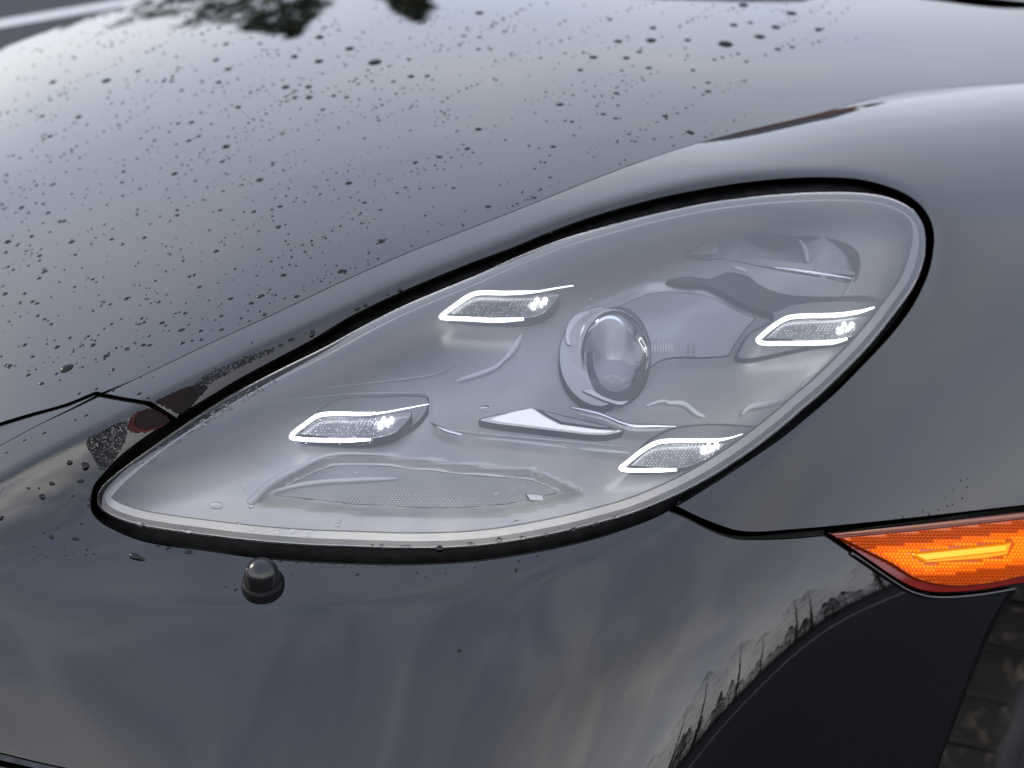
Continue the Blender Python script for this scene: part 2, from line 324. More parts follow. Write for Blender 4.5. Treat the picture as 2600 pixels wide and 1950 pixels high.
# bonnet: forward tilt and outward tilt of the world normal
CF, CL = np.array([-.8, -.6, 0]), np.array([.6, -.8, 0])
T_BON = [(-300,1150,17,2),(0,950,16,4),(300,930,15,7),(0,600,13.5,2),(0,250,12,-3),(0,130,11.5,-8),(300,20,11,-7),(-300,300,12,-12),(650,300,11,0),(1300,60,8,-1.5),(1300,400,9.5,4),(2000,80,5,0),(2000,260,5.5,6),(2600,40,3,2),(2600,190,3,9),(1000,600,12,7),(600,780,14,8),(900,0,9.5,-2.5)]
_b = np.radians(tps(T_BON, 2)); _n = np.array([0, 0, 1.])+np.tan(_b[..., :1])*CF+np.tan(_b[..., 1:])*CL
BS = integrate(_n@RT, _n@UP, -(_n@FW), (600, 820), FS.depth(np.array([600., 845.])), blur(np.where((_wc < 40) & (GU > -250) & (GU < 2850) & (GV > np.interp(GU, [-480, 0, 352, 1200, 2400, 3000], [330, 120, -2, -150, -2, 0])), 1., .02), 2))
_cr = spline(CREST); _cr = _cr[(_cr[:, 0] > -100) & (_cr[:, 0] < 1900)]
_d = np.log(FS.depth(_cr)+.004+np.clip(_cr[:, 0]-900, 0, 9e9)*.00002)-np.log(BS.depth(_cr)); _t = poly_terms(_cr)[:, [0, 1, 3]]
_c = np.linalg.lstsq(_t, _d, rcond=None)[0]
print('bonnet misfit mm', np.round(1250*_d[::20], 1), '->', np.round(1250*(_d-_t@_c)[::20], 1))
BS.set(BS.L+poly_terms(GP)[..., [0, 1, 3]]@_c)
for q in [(2578,1493),(2462,1720),(300,1250),(2300,600),(1300,950),(2500,1000),(2300,1700),(0,1900),(1300,1900),(2500,300)]: print('F', q, round(float(FS.depth(q)), 3), 'H', round(float(HS.depth(q)), 3), np.round(FS.point(np.array(q, float)), 3))
for q in [(0,200),(650,300),(1300,100),(2600,100),(300,900)]: print('B', q, round(float(BS.depth(q)), 3), np.round(BS.point(np.array(q, float)), 3))

# ------------------------------------------------------------------ sheet-metal builder
def hexgrid(poly, sp):
    lo, hi = poly.min(0), poly.max(0); r = []
    for j, y in enumerate(np.arange(lo[1], hi[1], sp*.866)):
        x = np.arange(lo[0]+(sp/2 if j % 2 else 0), hi[0], sp); r.append(np.c_[x, np.full(len(x), y)])
    return np.vstack(r) if r else np.zeros((0, 2))
def panel(name, poly, field, m, parent, r=4., flange=.012, sp=14., holes=(), deep=0., step=8., pfun=None, bow=0.):
    """sheet cut out of the skin along a closed outline, with rounded edges and an inward flange.
    deep: metres behind the skin; pfun(p)->extra depth"""
    poly = ccw(resample(np.asarray(poly, float), step)); loops = [poly]+[ccw(resample(np.asarray(h, float), step)) for h in holes]
    sgn = [1]+[-1]*len(holes)
    def D(p):
        d = field.depth(p)+.75*deep
        return d+pfun(p) if pfun is not None else d
    def P3(p): return unproject(p, D(p))
    def NR(p):
        if pfun is None: return field.normal(p)
        e = 2.; a = P3(p+[e, 0])-P3(p-[e, 0]); b = P3(p+[0, e])-P3(p-[0, e]); n = np.cross(b, a)
        n /= np.linalg.norm(n, axis=-1, keepdims=True); return n*np.sign(-(n@FW))[..., None]
    inner = [offset(l, -s*r) for l, s in zip(loops, sgn)]
    g = hexgrid(poly, sp); ok = inside(inner[0], g)
    for h in inner[1:]: ok &= ~inside(h, g)
    g = g[ok]
    if len(g):
        dd = np.min([dist_to(l, g) for l in inner], axis=0); g = g[dd > sp*.45]
    pts = list(map(tuple, np.vstack(inner+[g]))); edges = []; k = 0; spans = []
    for l in inner:
        n = len(l); edges += [(k+i, k+(i+1) % n) for i in range(n)]; spans.append((k, n)); k += n
    vs, _, fs, ov, _, _ = delaunay_2d_cdt([Vector(p) for p in pts], edges, [], 0, 1e-4)
    V2 = np.array([tuple(v) for v in vs]); fs = [f for f in fs]
    cen = np.array([V2[list(f)].mean(0) for f in fs]); ok = inside(inner[0], cen)
    for h in inner[1:]: ok &= ~inside(h, cen)
    faces = [tuple(f) if (V2[f[1]][0]-V2[f[0]][0])*(V2[f[2]][1]-V2[f[0]][1])-(V2[f[1]][1]-V2[f[0]][1])*(V2[f[2]][0]-V2[f[0]][0]) < 0 else tuple(f)[::-1] for f, o in zip(fs, ok) if o]
    mapv = {}
    for i, os_ in enumerate(ov):
        for o_ in os_: mapv[o_] = i
    verts = list(P3(V2)); norms = list(NR(V2))
    for (k0, n), l, s in zip(spans, loops, sgn):
        o2 = outward(l)*s; ring = [mapv.get(k0+i, 0) for i in range(n)]
        N0 = NR(l); A = P3(l+o2*2)-P3(l-o2*2); A -= N0*np.sum(A*N0, 1)[:, None]; A /= np.linalg.norm(A, axis=1, keepdims=True)+1e-12
        rm = r*D(l)/FPX
        for ph in (30, 60, 90, 'f'):
            if ph == 'f': X = P3(l)-N0*(rm+flange)[:, None]; NN = A
            else:
                a = math.radians(ph); X = P3(l-o2*r*(1-math.sin(a)))-N0*(rm*(1-math.cos(a)))[:, None]; NN = N0*math.cos(a)+A*math.sin(a)
            b0 = len(verts); verts += list(X); norms += list(NN)
            for i in range(n):
                j = (i+1) % n; q = (ring[i], ring[j], b0+j, b0+i)
                faces.append(q[::-1] if s > 0 else q)
            ring = list(range(b0, b0+n))
    return mesh_obj(name, verts, faces, m, parent, norms)
def tube(name, pts3, rad, m, parent, flat=1., nrm=None, seg=10, caps=True):
    """swept rod; rad per point; flat scales the thickness along nrm"""
    P = np.asarray(pts3, float); n = len(P); rad = np.broadcast_to(rad, (n,)); T = np.gradient(P, axis=0); T /= np.linalg.norm(T, axis=1, keepdims=True)+1e-12
    nv = np.broadcast_to(np.asarray(nrm if nrm is not None else -FW, float), (n, 3)); B = np.cross(T, nv); B /= np.linalg.norm(B, axis=1, keepdims=True)+1e-12; Nn = np.cross(B, T)
    V, Fc = [], []
    for i in range(n):
        for k in range(seg):
            a = 2*math.pi*k/seg; V.append(P[i]+rad[i]*(math.cos(a)*B[i]+flat*math.sin(a)*Nn[i]))
    for i in range(n-1):
        for k in range(seg): Fc.append((i*seg+k, i*seg+(k+1) % seg, (i+1)*seg+(k+1) % seg, (i+1)*seg+k))
    if caps: Fc += [tuple(range(seg))[::-1], tuple(range((n-1)*seg, n*seg))]
    return mesh_obj(name, V, Fc, m, parent)
def frame_at(field, p, ang=0.):
    """surface frame: x along the picture direction ang (deg, up positive), z the normal"""
    p = np.asarray(p, float); n = field.normal(p); e = np.array([math.cos(math.radians(ang)), -math.sin(math.radians(ang))])
    t = field.point(p+e*3)-field.point(p-e*3); t -= n*(t@n); t /= np.linalg.norm(t); b = np.cross(n, t)
    return field.point(p), t, b, n

# ------------------------------------------------------------------ car
ref = FS.point(np.array([1000., 1450.]))
car = empty('car', (0, 0, 0))
tag(car, 'glossy dark grey car wet with rain, its headlight lit and bonnet beaded with drops', 'car')
crest = spline(CREST)
GAPT = [(1711,1285),(1758,1309),(1821,1335),(1869,1350),(1916,1354),(2011,1348),(2094,1341),(2300,1320),(2600,1286),(2800,1266),(3060,1240)]
GAPB = [(1700,1295),(1742,1312),(1821,1351),(1869,1365),(1916,1367),(2011,1364),(2090,1357)]
def split_open(a, b):
    """piece of the headlight opening from nearest point a to b, running the short way round the given direction (increasing index)"""
    i = int(np.argmin(np.hypot(*(OPENING-a).T))); j = int(np.argmin(np.hypot(*(OPENING-b).T)))
    idx = np.arange(i, j+1) if j >= i else np.concatenate([np.arange(i, len(OPENING)), np.arange(0, j+1)])
    return OPENING[idx]
JL = np.array([447., 1062.]); JR = np.array([1711., 1286.])      # where the two panel joints meet the opening
top1, top2 = split_open(JL, JR), split_open(JR, JL)
if top1[:, 1].mean() > top2[:, 1].mean(): upper, lower = top2[::-1], top1[::-1]
else: upper, lower = top1, top2          # upper: JL -> JR over the top ; lower: JR -> JL along the bottom
gapL_f = [(261,1002),(309,1012),(383,1024),(413,1043),(449,1066)]         # fender side of the short joint
gapL_b = [(252,1004),(301,1013),(374,1025),(406,1046),(439,1069)]
cr_f = crest[(crest[:, 0] > 262)]
fender_poly = np.vstack([np.array(gapL_f)[::-1], cr_f, [[3110, 300], [3110, 1240]], spline(GAPT)[::-1][1:], upper[::-1][2:-2]])
panel('fender', fender_poly, FS, 'paint', car, r=4.5, flange=.02, sp=13)
cr_b = crest[(crest[:, 0] < 249)]
MARK_LOW = [(2090,1354),(2154,1397),(2212,1437),(2262,1471),(2307,1498),(2352,1512),(2397,1515),(2488,1508),(2578,1493)]
ARCH = [(2574,1500),(2548,1535),(2508,1610),(2462,1720),(2420,1830),(2376,1950),(2330,2120),(2300,2260)]
BOT = [(2300,2260),(1900,2190),(1300,2090),(800,2030),(400,1990),(160,1952),(0,1915),(-200,1862),(-495,1790)]
lowb = lower[(lower[:, 0] > 0)]
bumper_poly = np.vstack([cr_b, np.array(gapL_b), lower[::-1][2:-2], spline(GAPB), spline(MARK_LOW)[1:], spline(ARCH)[1:], spline(BOT)[1:]])
panel('bumper', bumper_poly, FS, 'paint', car, r=4.5, flange=.02, sp=13)
# bonnet
crb = crest[(crest[:, 0] > 251)]
bon_low = [(-480,1235),(-200,1148),(0,1078),(72,1056),(169,1029),(245,998)]
cb = crb.copy(); cb[:, 1] += np.interp(cb[:, 0], [251, 330, 500, 900, 1600, 3100], [2, 8, 16, 20, 30, 60])
BON_FAR = [(3090,-30),(2600,18),(2380,-2),(2200,-30),(1800,-90),(1200,-150),(800,-130),(500,-56),(352,-2),(235,34),(117,76),(0,120),(-200,200),(-480,330)]
bonnet_poly = np.vstack([spline(bon_low), cb, spline(BON_FAR)])
panel('bonnet', bonnet_poly, BS, 'paint', car, r=5, flange=.03, sp=14)
# black structure behind the joints
def strip(name, pts, half, deep, m, parent, field=FS):
    c = spline(pts); d = np.gradient(c, axis=0); d /= np.hypot(*d.T)[:, None]; nn = np.c_[-d[:, 1], d[:, 0]]
    return panel(name, np.vstack([c+nn*half, (c-nn*half)[::-1]]), field, m, parent, r=3, flange=.004, deep=deep, sp=25)
strip('joint_seal', GAPT[:7], 22, .010, 'rubber', car)
strip('joint_seal', [(225,994),(300,1012),(372,1022),(425,1056)], 16, .012, 'dark', car)
panel('bonnet_shelf', [(-480,1440),(0,1134),(96,1082),(169,1046),(246,1006),(246,999),(169,1031),(72,1058),(0,1080),(-200,1150),(-480,1242)], FS, 'paint', car, r=3, flange=.01, deep=.0022, sp=12)
strip('bonnet_seal', [(-480,1236),(-200,1150),(0,1080),(72,1057),(169,1030),(244,1000)], 5, .007, 'dark', car, BS)
# intake below the bumper
panel('intake_panel', [(-495,1830),(0,1940),(400,2020),(1300,2110),(2280,2280),(2200,2440),(-495,2440)], FS, 'plastic', car, deep=.07, sp=60, r=6, flange=.02)
# cowl at the foot of the windscreen
panel('cowl', [(2150,-60),(2380,-14),(2600,8),(3090,-40),(3090,-250),(2150,-250)], BS, 'plastic', car, deep=.03, sp=60, r=5, flange=.02)

# ------------------------------------------------------------------ headlight
hl = empty('headlight', (0, 0, 0), car)
panel('lens_cover', LENS, HS, 'cover', hl, r=3, flange=.0015, sp=16)
panel('seal', offset(OPENING, 14), HS, 'rubber', hl, r=3, flange=.004, deep=.012, holes=[inset_clean(LENS, 1)], sp=30)
R1o, R1i = inset_clean(LENS, 1), inset_clean(LENS, 9)
R2o = inset_clean(LENS, 17)
_p = inset_clean(LENS, 26); _k = np.interp(_p[:, 1]-np.interp(_p[:, 0], [240, 2350], [1225, 560]), [-20, 60], [0, 16]); R2i = resample(_p-outward(_p)*blur(_k[:, None], 3), 8)
panel('rim_ring', R1o, HS, 'silver2', hl, r=3, flange=.004, deep=.006, holes=[R1i], sp=30)
panel('inner_ring', R2o, HS, 'silver', hl, r=3, flange=.0015, deep=.009, holes=[R2i], sp=30)
# inside, the lamp stands far more upright than its raked cover: the upper part lies deep behind the glass
_vb = np.interp(GU, [250, 400, 900, 1300, 1600, 1900, 2200, 2350], [1250, 1340, 1385, 1370, 1300, 1145, 890, 640])
IS = Field(np.log(np.exp(HS.L)+.75*.00015*blur(np.clip(_vb-GV-50, 0, 560), 6)))
IN = inset_clean(LENS, 30)
POCKET = spline([(640,1272),(700,1222),(752,1193),(833,1160),(923,1154),(1060,1166),(1216,1182),(1349,1193),(1406,1215),(1479,1253),(1406,1280),(1300,1303),(1185,1314),(1030,1313),(900,1305),(760,1290)], True)
HIGH = spline([(1740,650),(1780,622),(1826,600),(1887,598),(2000,602),(2104,611),(2150,625),(2174,645),(2176,692),(2165,712),(2100,702),(1990,684),(1900,665),(1853,655)], True)
BOWL = spline([(1452,812),(1490,782),(1560,752),(1660,716),(1794,723),(1850,745),(1900,772),(1975,800),(1930,836),(1885,895),(1868,925),(1800,935),(1690,940),(1650,975),(1600,1018),(1560,1030),(1495,1000),(1440,930),(1430,860)], True)
WEDGE = [(1216,1064),(1226,1058),(1352,1033),(1470,1062),(1588,1090),(1580,1100),(1539,1108),(1490,1107),(1263,1080),(1218,1072)]
def sink(p):
    sh = p.shape[:-1]; q = p.reshape(-1, 2); a = sdf(resample(POCKET, 14), q); b = sdf(resample(BOWL, 14), q)
    return (.75*(.011*sstep(2, -26, a)+.009*sstep(4, -30, b))).reshape(sh)
panel('inner_bezel', IN, IS, 'silver', hl, r=6, flange=.006, deep=.040, holes=[HIGH], sp=14, pfun=sink)
panel('back_shell', inset_clean(LENS, 6), IS, 'silver2', hl, r=5, flange=.01, deep=.085, sp=40)
# upper bezel step that overhangs the lower one
STEPP = [(589,1031),(700,1018),(878,1001),(1000,998),(1078,999),(1090,1006),(1093,1060),(1106,1083),(1178,1094),(1320,1109),(1470,1122),(1560,1130)]
# pocket floor, with its rib and reflective dot field
panel('pocket_floor', inset_clean(ccw(resample(POCKET, 8)), 24), IS, 'pocket', hl, r=3, flange=.0005, deep=.0502, sp=25)
M_rib = spline([(640,1270),(720,1240),(800,1225),(900,1218),(1010,1214)])
tube('pocket_rib', IS.deep(M_rib, .048), np.interp(np.linspace(0, 1, len(M_rib)), [0, .2, .8, 1], [.0006, .0011, .0014, .0005]), 'silver3', hl)
EDGE = spline([(632,1278),(690,1226),(752,1192),(833,1157),(923,1152),(1060,1165),(1216,1181),(1349,1192),(1406,1214),(1478,1252)])
tube('pocket_edge', IS.deep(EDGE, .038), np.interp(np.linspace(0, 1, len(EDGE)), [0, .12, .3, .5, 1], [.0022, .0018, .0009, .0005, .0003]), 'silver3', hl)
dots_poly = spline([(697,1287),(830,1268),(1013,1253),(1120,1258),(1216,1268),(1394,1279),(1311,1298),(1185,1308),(1026,1306),(900,1300)], True)
V, Fc = [], []
for j in range(14):
    for i in range(110):
        p = np.array([690+i*8.4+(j % 2)*4.2, 1252+j*5.4])
        if not inside(dots_poly, p[None])[0]: continue
        b0 = len(V); e = IS.deep(p[None], .0486)[0]
        for a in ((-3., .4), (0, -1.7), (3., -.4), (0, 1.7)): V.append(IS.deep((p+a)[None], .0496)[0])
        V.append(e); Fc += [(b0, b0+1, b0+4), (b0+1, b0+2, b0+4), (b0+2, b0+3, b0+4), (b0+3, b0, b0+4)]
tag(mesh_obj('reflector_dots', V, Fc, 'white', hl, smooth=False), kind='stuff')
panel('reflector_tile', [(1334,1253),(1378,1256),(1383,1272),(1346,1271)], IS, 'white', hl, r=1.5, flange=.002, deep=.048, sp=10, step=4)
def rod(name, pts, r0, deep, m, flat=1.):
    c = spline(pts, step=5); return tube(name, IS.deep(c, deep), r0*np.sqrt(np.clip(np.sin(np.linspace(.12, math.pi-.12, len(c))), .05, 1)), m, hl, flat)
rod('trim_strip', [(1290,1222),(1340,1222),(1412,1224)], .0009, .052, 'chrome')
rod('trim_strip', [(1305,1198),(1309,1210),(1304,1222)], .0008, .052, 'chrome')
rod('trim_strip', [(1093,1074),(1130,1094),(1178,1106)], .0016, .030, 'chrome')
rod('trim_strip', [(1205,1111),(1320,1122),(1438,1136)], .0011, .032, 'silver3')
rod('trim_strip', [(1462,1138),(1530,1144),(1600,1150)], .0011, .032, 'silver3')
# projector lamp
pc = np.array([1562., 905.]); P0, tx, ty, tn = frame_at(IS, pc)
ax = RT*.30+UP*.05-FW*.95; ax /= np.linalg.norm(ax); bx = np.cross(UP, ax); bx /= np.linalg.norm(bx); by = np.cross(ax, bx)
pcen = IS.deep(pc[None], .024)[0]; RR = 122*IS.depth(pc)/FPX
def lathe(name, prof, centre, ax, m, parent, seg=56, sx=1., smooth=True, bxy=None):
    a0 = np.asarray(ax, float); b_ = bxy[0] if bxy else bx; c_ = bxy[1] if bxy else by
    V = []; Fc = []
    for r_, h in prof:
        for k in range(seg): t = 2*math.pi*k/seg; V.append(centre+a0*h+r_*(math.cos(t)*b_*sx+math.sin(t)*c_))
    for i in range(len(prof)-1):
        for k in range(seg): Fc.append((i*seg+k, i*seg+(k+1) % seg, (i+1)*seg+(k+1) % seg, (i+1)*seg+k))
    return mesh_obj(name, V, Fc, m, parent, smooth=smooth)
dome = [(RR*.97*math.sin(a), RR*.34*math.cos(a)) for a in np.linspace(.001, math.pi/2, 14)]
lathe('projector_lens', dome+[(RR*.97, -.004), (RR*.9, -.006)], pcen, ax, 'lensglass', hl, sx=.80)
lathe('projector_shade', [(.0005, -.016), (RR*.5, -.013), (RR*.96, -.005)], pcen, ax, 'chrome_soft', hl, sx=.80)
lathe('projector_barrel', [(RR*.975, .001), (RR*1.0, .0), (RR*1.02, -.004), (RR*1.04, -.024), (RR*.5, -.030)], pcen, ax, 'bezel', hl, sx=.80)
_el = lambda cx, cy, a_, b_: np.array([(cx+a_*math.cos(t), cy+b_*math.sin(t)) for t in np.linspace(0, 2*math.pi, 64, endpoint=False)])
panel('painted_shade_ring', _el(1568, 901, 86, 124), IS, 'gloom', hl, r=2, flange=.002, deep=.0335, sp=12, step=6, holes=[_el(1565, 905, 60, 90)])  # dark plate painting the shaded gap around the lens
panel('projector_ring', np.vstack([_el(1530, 905, 112, 129)[16:49], _el(1563, 905, 72, 118)[16:49][::-1]]), IS, 'silver3', hl, r=3, flange=.010, deep=.030, sp=8, step=6)
panel('painted_highlight', spline([(1434,860),(1441,822),(1464,796),(1500,788),(1490,812),(1481,845),(1476,874),(1440,876)], True, 4), IS, 'bezel', hl, r=2, flange=.001, deep=.0285, sp=8, step=4)  # upper left highlight of the ring, painted as a near-white plate
panel('painted_highlight', spline([(1478,992),(1500,1004),(1545,1022),(1580,1029),(1600,1016),(1570,1017),(1530,1004),(1500,986)], True, 4), IS, 'bezel', hl, r=2, flange=.001, deep=.0285, sp=8, step=4)  # lower highlight arc, also painted as a plate
panel('painted_shade_plate', spline([(1690,712),(1745,700),(1800,706),(1850,690),(1900,700),(1930,722),(1985,744),(2090,752),(2215,752),(2228,764),(2120,766),(2010,776),(1972,792),(1930,790),(1880,770),(1830,742),(1790,726),(1740,722)], True, 5), IS, 'gloom', hl, r=3, flange=.002, deep=.0362, sp=14, step=5)  # shaded area painted as a dark plate lying on the bezel
panel('projector_bowl', inset_clean(ccw(resample(BOWL, 8)), 26), IS, 'alu', hl, r=3, flange=.0005, deep=.0478, sp=18, pfun=lambda p: -.006*np.exp(-((p[..., 0]-1760)**2+(p[..., 1]-800)**2)/90**2))
for x0 in (0, 14): rod('bowl_seam', [(1790-x0*.4, 760), (1772-x0*.6, 800), (1764-x0, 850), (1762-x0, 905)], .0007, .0445, 'silver2')
# ribbed heat-sink right of the projector
for i in range(9): rod('cooling_fin', [(1648+i*7.2, 868), (1648+i*7.2, 882), (1648+i*7.2, 896)], .0007, .0455, 'silver3')
# high-beam module
panel('reflector', offset(ccw(resample(HIGH, 8)), 8), IS, 'alu', hl, r=3, flange=.004, deep=.056, sp=14, pfun=lambda p: .012*np.sin(p[..., 0]/38.))
rod('reflector_fin', [(2028,606),(2042,630),(2050,664)], .0016, .046, 'silver3'); 
panel('reflector_fin', [(2058,609),(2098,612),(2084,650),(2080,657)], IS, 'bezel', hl, r=1.5, flange=.003, deep=.044, sp=10, step=4)
panel('reflector_fin', [(1745,649),(1785,622),(1826,601),(1880,600),(1866,630),(1850,645)], IS, 'bezel', hl, r=1.5, flange=.003, deep=.044, sp=10, step=4)
panel('reflector_floor', [(1742,652),(1853,646),(1960,658),(2050,668),(2084,660),(2172,690),(2172,700),(2040,690),(1900,672)], IS, 'silver', hl, r=1.5, flange=.003, deep=.043, sp=12, step=5)
rod('trim_strip', [(1962,679),(2060,692),(2165,708)], .0012, .038, 'chrome')
# turn-signal wedge
panel('signal_wedge', resample(np.array(WEDGE, float), 5), IS, 'white', hl, r=4, flange=.003, deep=.033, sp=14, step=5)
M['wedge_lit'] = mat('lit_wedge', (.85, .85, .85), .3, Emission_Color=(.95, .97, 1.), Emission_Strength=.22)
panel('signal_lens', [(1258,1057),(1300,1045),(1350,1035),(1385,1058),(1420,1076),(1507,1088),(1575,1094),(1535,1101),(1490,1100),(1270,1073),(1240,1066)], IS, 'wedge_lit', hl, r=2, flange=.002, deep=.0315, sp=14, step=5)
panel('signal_ramp', [(1362,1037),(1460,1062),(1570,1088),(1520,1086),(1425,1073),(1392,1056)], IS, 'silver', hl, r=2, flange=.002, deep=.0305, sp=14, step=5)
rod('trim_strip', [(1446,1034),(1520,1052),(1596,1080),(1660,1082),(1718,1083)], .0016, .026, 'chrome')
rod('trim_strip', [(1470,1050),(1540,1068),(1600,1090),(1650,1092),(1690,1090)], .0012, .028, 'silver3')
# small mouldings deeper inside, their glints painted in as white
EDGES = [[(589,1031),(700,1018),(878,1001),(1000,998),(1078,999),(1090,1006),(1093,1060),(1106,1083),(1178,1095),(1320,1110),(1470,1123),(1590,1135)], [(820,985),(1000,965),(1110,948),(1170,915)], [(2140,760),(2250,757),(2290,750)], [(2250,757),(2290,700),(2296,600)], [(2140,757),(2172,700)]]
for pts in EDGES: rod('bezel_edge', pts, .0005, .0375, 'silver3')
for pts, r_ in (([(1325,850),(1305,885),(1280,915)], .0028), ([(1290,900),(1262,930),(1220,948),(1158,968)], .0020), ([(2068,950),(2052,965),(2030,1005),(2012,1030)], .0028), ([(1884,1052),(1900,1035),(1950,1025),(1988,1015)], .0030), ([(1690,1022),(1735,1025),(1770,1050),(1790,1058)], .0024), ([(1860,676),(1880,683),(1895,687)], .0014), ([(1640,1030),(1680,1018),(1715,1022)], .0012)):
    rod('moulding', pts, r_*.62, .036, 'white', .6)
# four daytime running lamps
DRL = [dict(g=[(1456,725),(1410,732),(1364,740),(1285,744),(1215,744),(1190,752),(1152,778),(1127,797),(1119,805),(1142,808),(1190,810),(1240,813),(1275,813),(1330,810)], lit=(2,11), inn=[(1136,798),(1187,757),(1342,753),(1373,747),(1421,744),(1418,759),(1392,787),(1354,803),(1221,805)], led=(1370,769), rec=None),
 dict(g=[(2221,780),(2185,791),(2121,800),(2026,803),(1998,808),(1969,824),(1941,846),(1924,864),(1932,870),(1995,872),(2077,871),(2121,868),(2150,860)], lit=(0,11), inn=[(1941,860),(2001,815),(2121,810),(2185,803),(2210,803),(2207,818),(2185,843),(2153,857),(2074,864)], led=(2150,832), rec=[(1870,912),(1895,850),(1960,805),(1900,772),(1880,735),(2000,752),(2160,752),(2236,762),(2232,790),(2215,835),(2160,868),(2060,885)]),
 dict(g=[(1088,1026),(1014,1040),(968,1048),(923,1051),(833,1051),(806,1056),(770,1080),(742,1103),(739,1110),(765,1115),(833,1118),(878,1118),(941,1116)], lit=(2,11), inn=[(756,1104),(810,1061),(941,1059),(1045,1045),(1041,1062),(1009,1094),(941,1113),(833,1111)], led=(980,1072), rec=[(760,1085),(812,1035),(862,1008),(960,1002),(1080,1003),(1092,1012),(1090,1040),(1060,1080),(1010,1108),(950,1120),(800,1118)]),
 dict(g=[(1885,1102),(1853,1112),(1824,1117),(1792,1119),(1690,1120),(1665,1125),(1629,1145),(1596,1172),(1576,1189),(1588,1193),(1670,1194),(1718,1193)], lit=(1,11), inn=[(1596,1183),(1670,1130),(1800,1128),(1845,1126),(1828,1141),(1792,1165),(1735,1186),(1629,1186)], led=(1806,1137), rec=[(1620,1140),(1690,1090),(1780,1074),(1900,1078),(1930,1084),(1880,1130),(1800,1180),(1700,1196),(1600,1192)])]
for k, d in enumerate(DRL):
    if d['rec']: panel('lamp_recess', spline(d['rec'], True), IS, 'silver2', hl, r=7, flange=.003, deep=.0365, sp=18)
    g = spline(d['g'], step=4); a = spline(d['g'][:d['lit'][0]+1], step=4) if d['lit'][0] else g[:1]; b = spline(d['g'][:d['lit'][1]+1], step=4)
    pr = IS.depth(np.array(d['led'], float))/FPX; n_ = len(g); lo = max(len(a)-1, 1)
    taper = np.interp(np.arange(n_), [0, lo, lo+10, lo+26, n_-12, n_-1], [.8, 2.0, 4.5, 5.5, 5.3, 3.2])*pr
    tube('light_guide', IS.deep(g, .018), taper, 'guide', hl, .55)
    inn = spline(d['inn']+d['inn'][:1], step=4)[:-1]
    panel('lamp_optic', inn, IS, 'optic', hl, r=2, flange=.006, deep=.024, sp=10, step=4)
    V, Fc, V2, F2 = [], [], [], []; lp = np.array(d['led'], float); ii = np.array(d['inn'], float)
    for j in range(9):                                   # prism beads and slanted ribs pressed into the optic
        for i in range(26):
            c = np.array([ii[:, 0].min()+i*8.+(j % 2)*4, ii[:, 1].min()+4+j*6.5])
            if not inside(inn, c[None])[0] or dist_to(inn, c[None])[0] < 4 or c[0] > lp[0]-30 or rng.random() < .45: continue
            b0 = len(V); s_ = 1.9
            for aa in range(6): V.append(IS.deep((c+[s_*math.cos(aa*1.047), s_*math.sin(aa*1.047)])[None], .0236)[0])
            V.append(IS.deep(c[None], .0224)[0]); Fc += [(b0+x, b0+(x+1) % 6, b0+6) for x in range(6)]
    if V: tag(mesh_obj('prism_beads', V, Fc, 'sparkle', hl, smooth=False), kind='stuff')
    for i in range(7):
        c0 = lp+np.array([-24-i*9., 12.]); c1 = c0+[15, -24]
        if inside(inn, np.array([c0+(c1-c0)*.15]))[0] and inside(inn, np.array([c0+(c1-c0)*.85]))[0]:
            tube('optic_rib', IS.deep(np.array([c0+(c1-c0)*t for t in (.15, .5, .85)]), .0228), 1.1*pr, 'sparkle', hl)
    for (dx, dy, s_) in ((-16, 6, 7), (-6, -9, 4.6), (14, -8, 5.4), (20, 4, 4), (-2, 14, 3.6), (4, 2, 4.5)):
        c = lp+[dx, dy]
        if not inside(inn, c[None])[0]: continue
        pp = IS.deep(c[None], .0215)[0]
        lathe('led_chip', [(s_*pr*math.sin(a), s_*pr*.6*math.cos(a)) for a in np.linspace(.02, 1.57, 5)], pp, -FW, 'led' if s_ > 4.2 else 'chrome', hl, seg=12, sx=.85, bxy=(RT, UP))
    tube('optic_frame', IS.deep(np.vstack([inn[-int(len(inn)*.42):-int(len(inn)*.12)]]), .022), 1.2*pr, 'chrome', hl)

# ------------------------------------------------------------------ side marker lamp
mk = empty('side_marker', (0, 0, 0), car)
MO = np.vstack([spline([(2098,1352),(2300,1331),(2600,1297),(2800,1276)]), [[2830, 1440]], spline([(2750,1462),(2578,1486),(2488,1501),(2397,1507),(2352,1504),(2307,1489),(2262,1463),(2212,1429),(2154,1390)])])
panel('marker_base', MO, FS, 'amber_dark', mk, r=4, flange=.012, deep=.002, sp=16)
MI = np.vstack([spline([(2128,1364),(2300,1348),(2600,1316),(2790,1296)]), [[2800, 1430]], spline([(2720,1450),(2600,1464),(2533,1479),(2420,1489),(2330,1472),(2262,1431)])])
panel('marker_lens', MI, FS, 'amber', mk, r=3, flange=.004, deep=-.0010, sp=16)
lit = resample(np.vstack([spline([(2212,1399),(2352,1383),(2600,1354),(2740,1336)]), spline([(2740,1400),(2600,1426),(2488,1440),(2343,1455),(2300,1442),(2250,1420)])]), 8)
bar = np.array([(2300,1405),(2572,1374),(2560,1410),(2500,1420),(2352,1431)], float)
M['amber_mid'] = mat('half_lit_amber', (.8, .2, .008), .2, Emission_Color=(1., .19, .003), Emission_Strength=.22)
V, Fc, V2, F2, V3, F3 = [], [], [], [], [], []
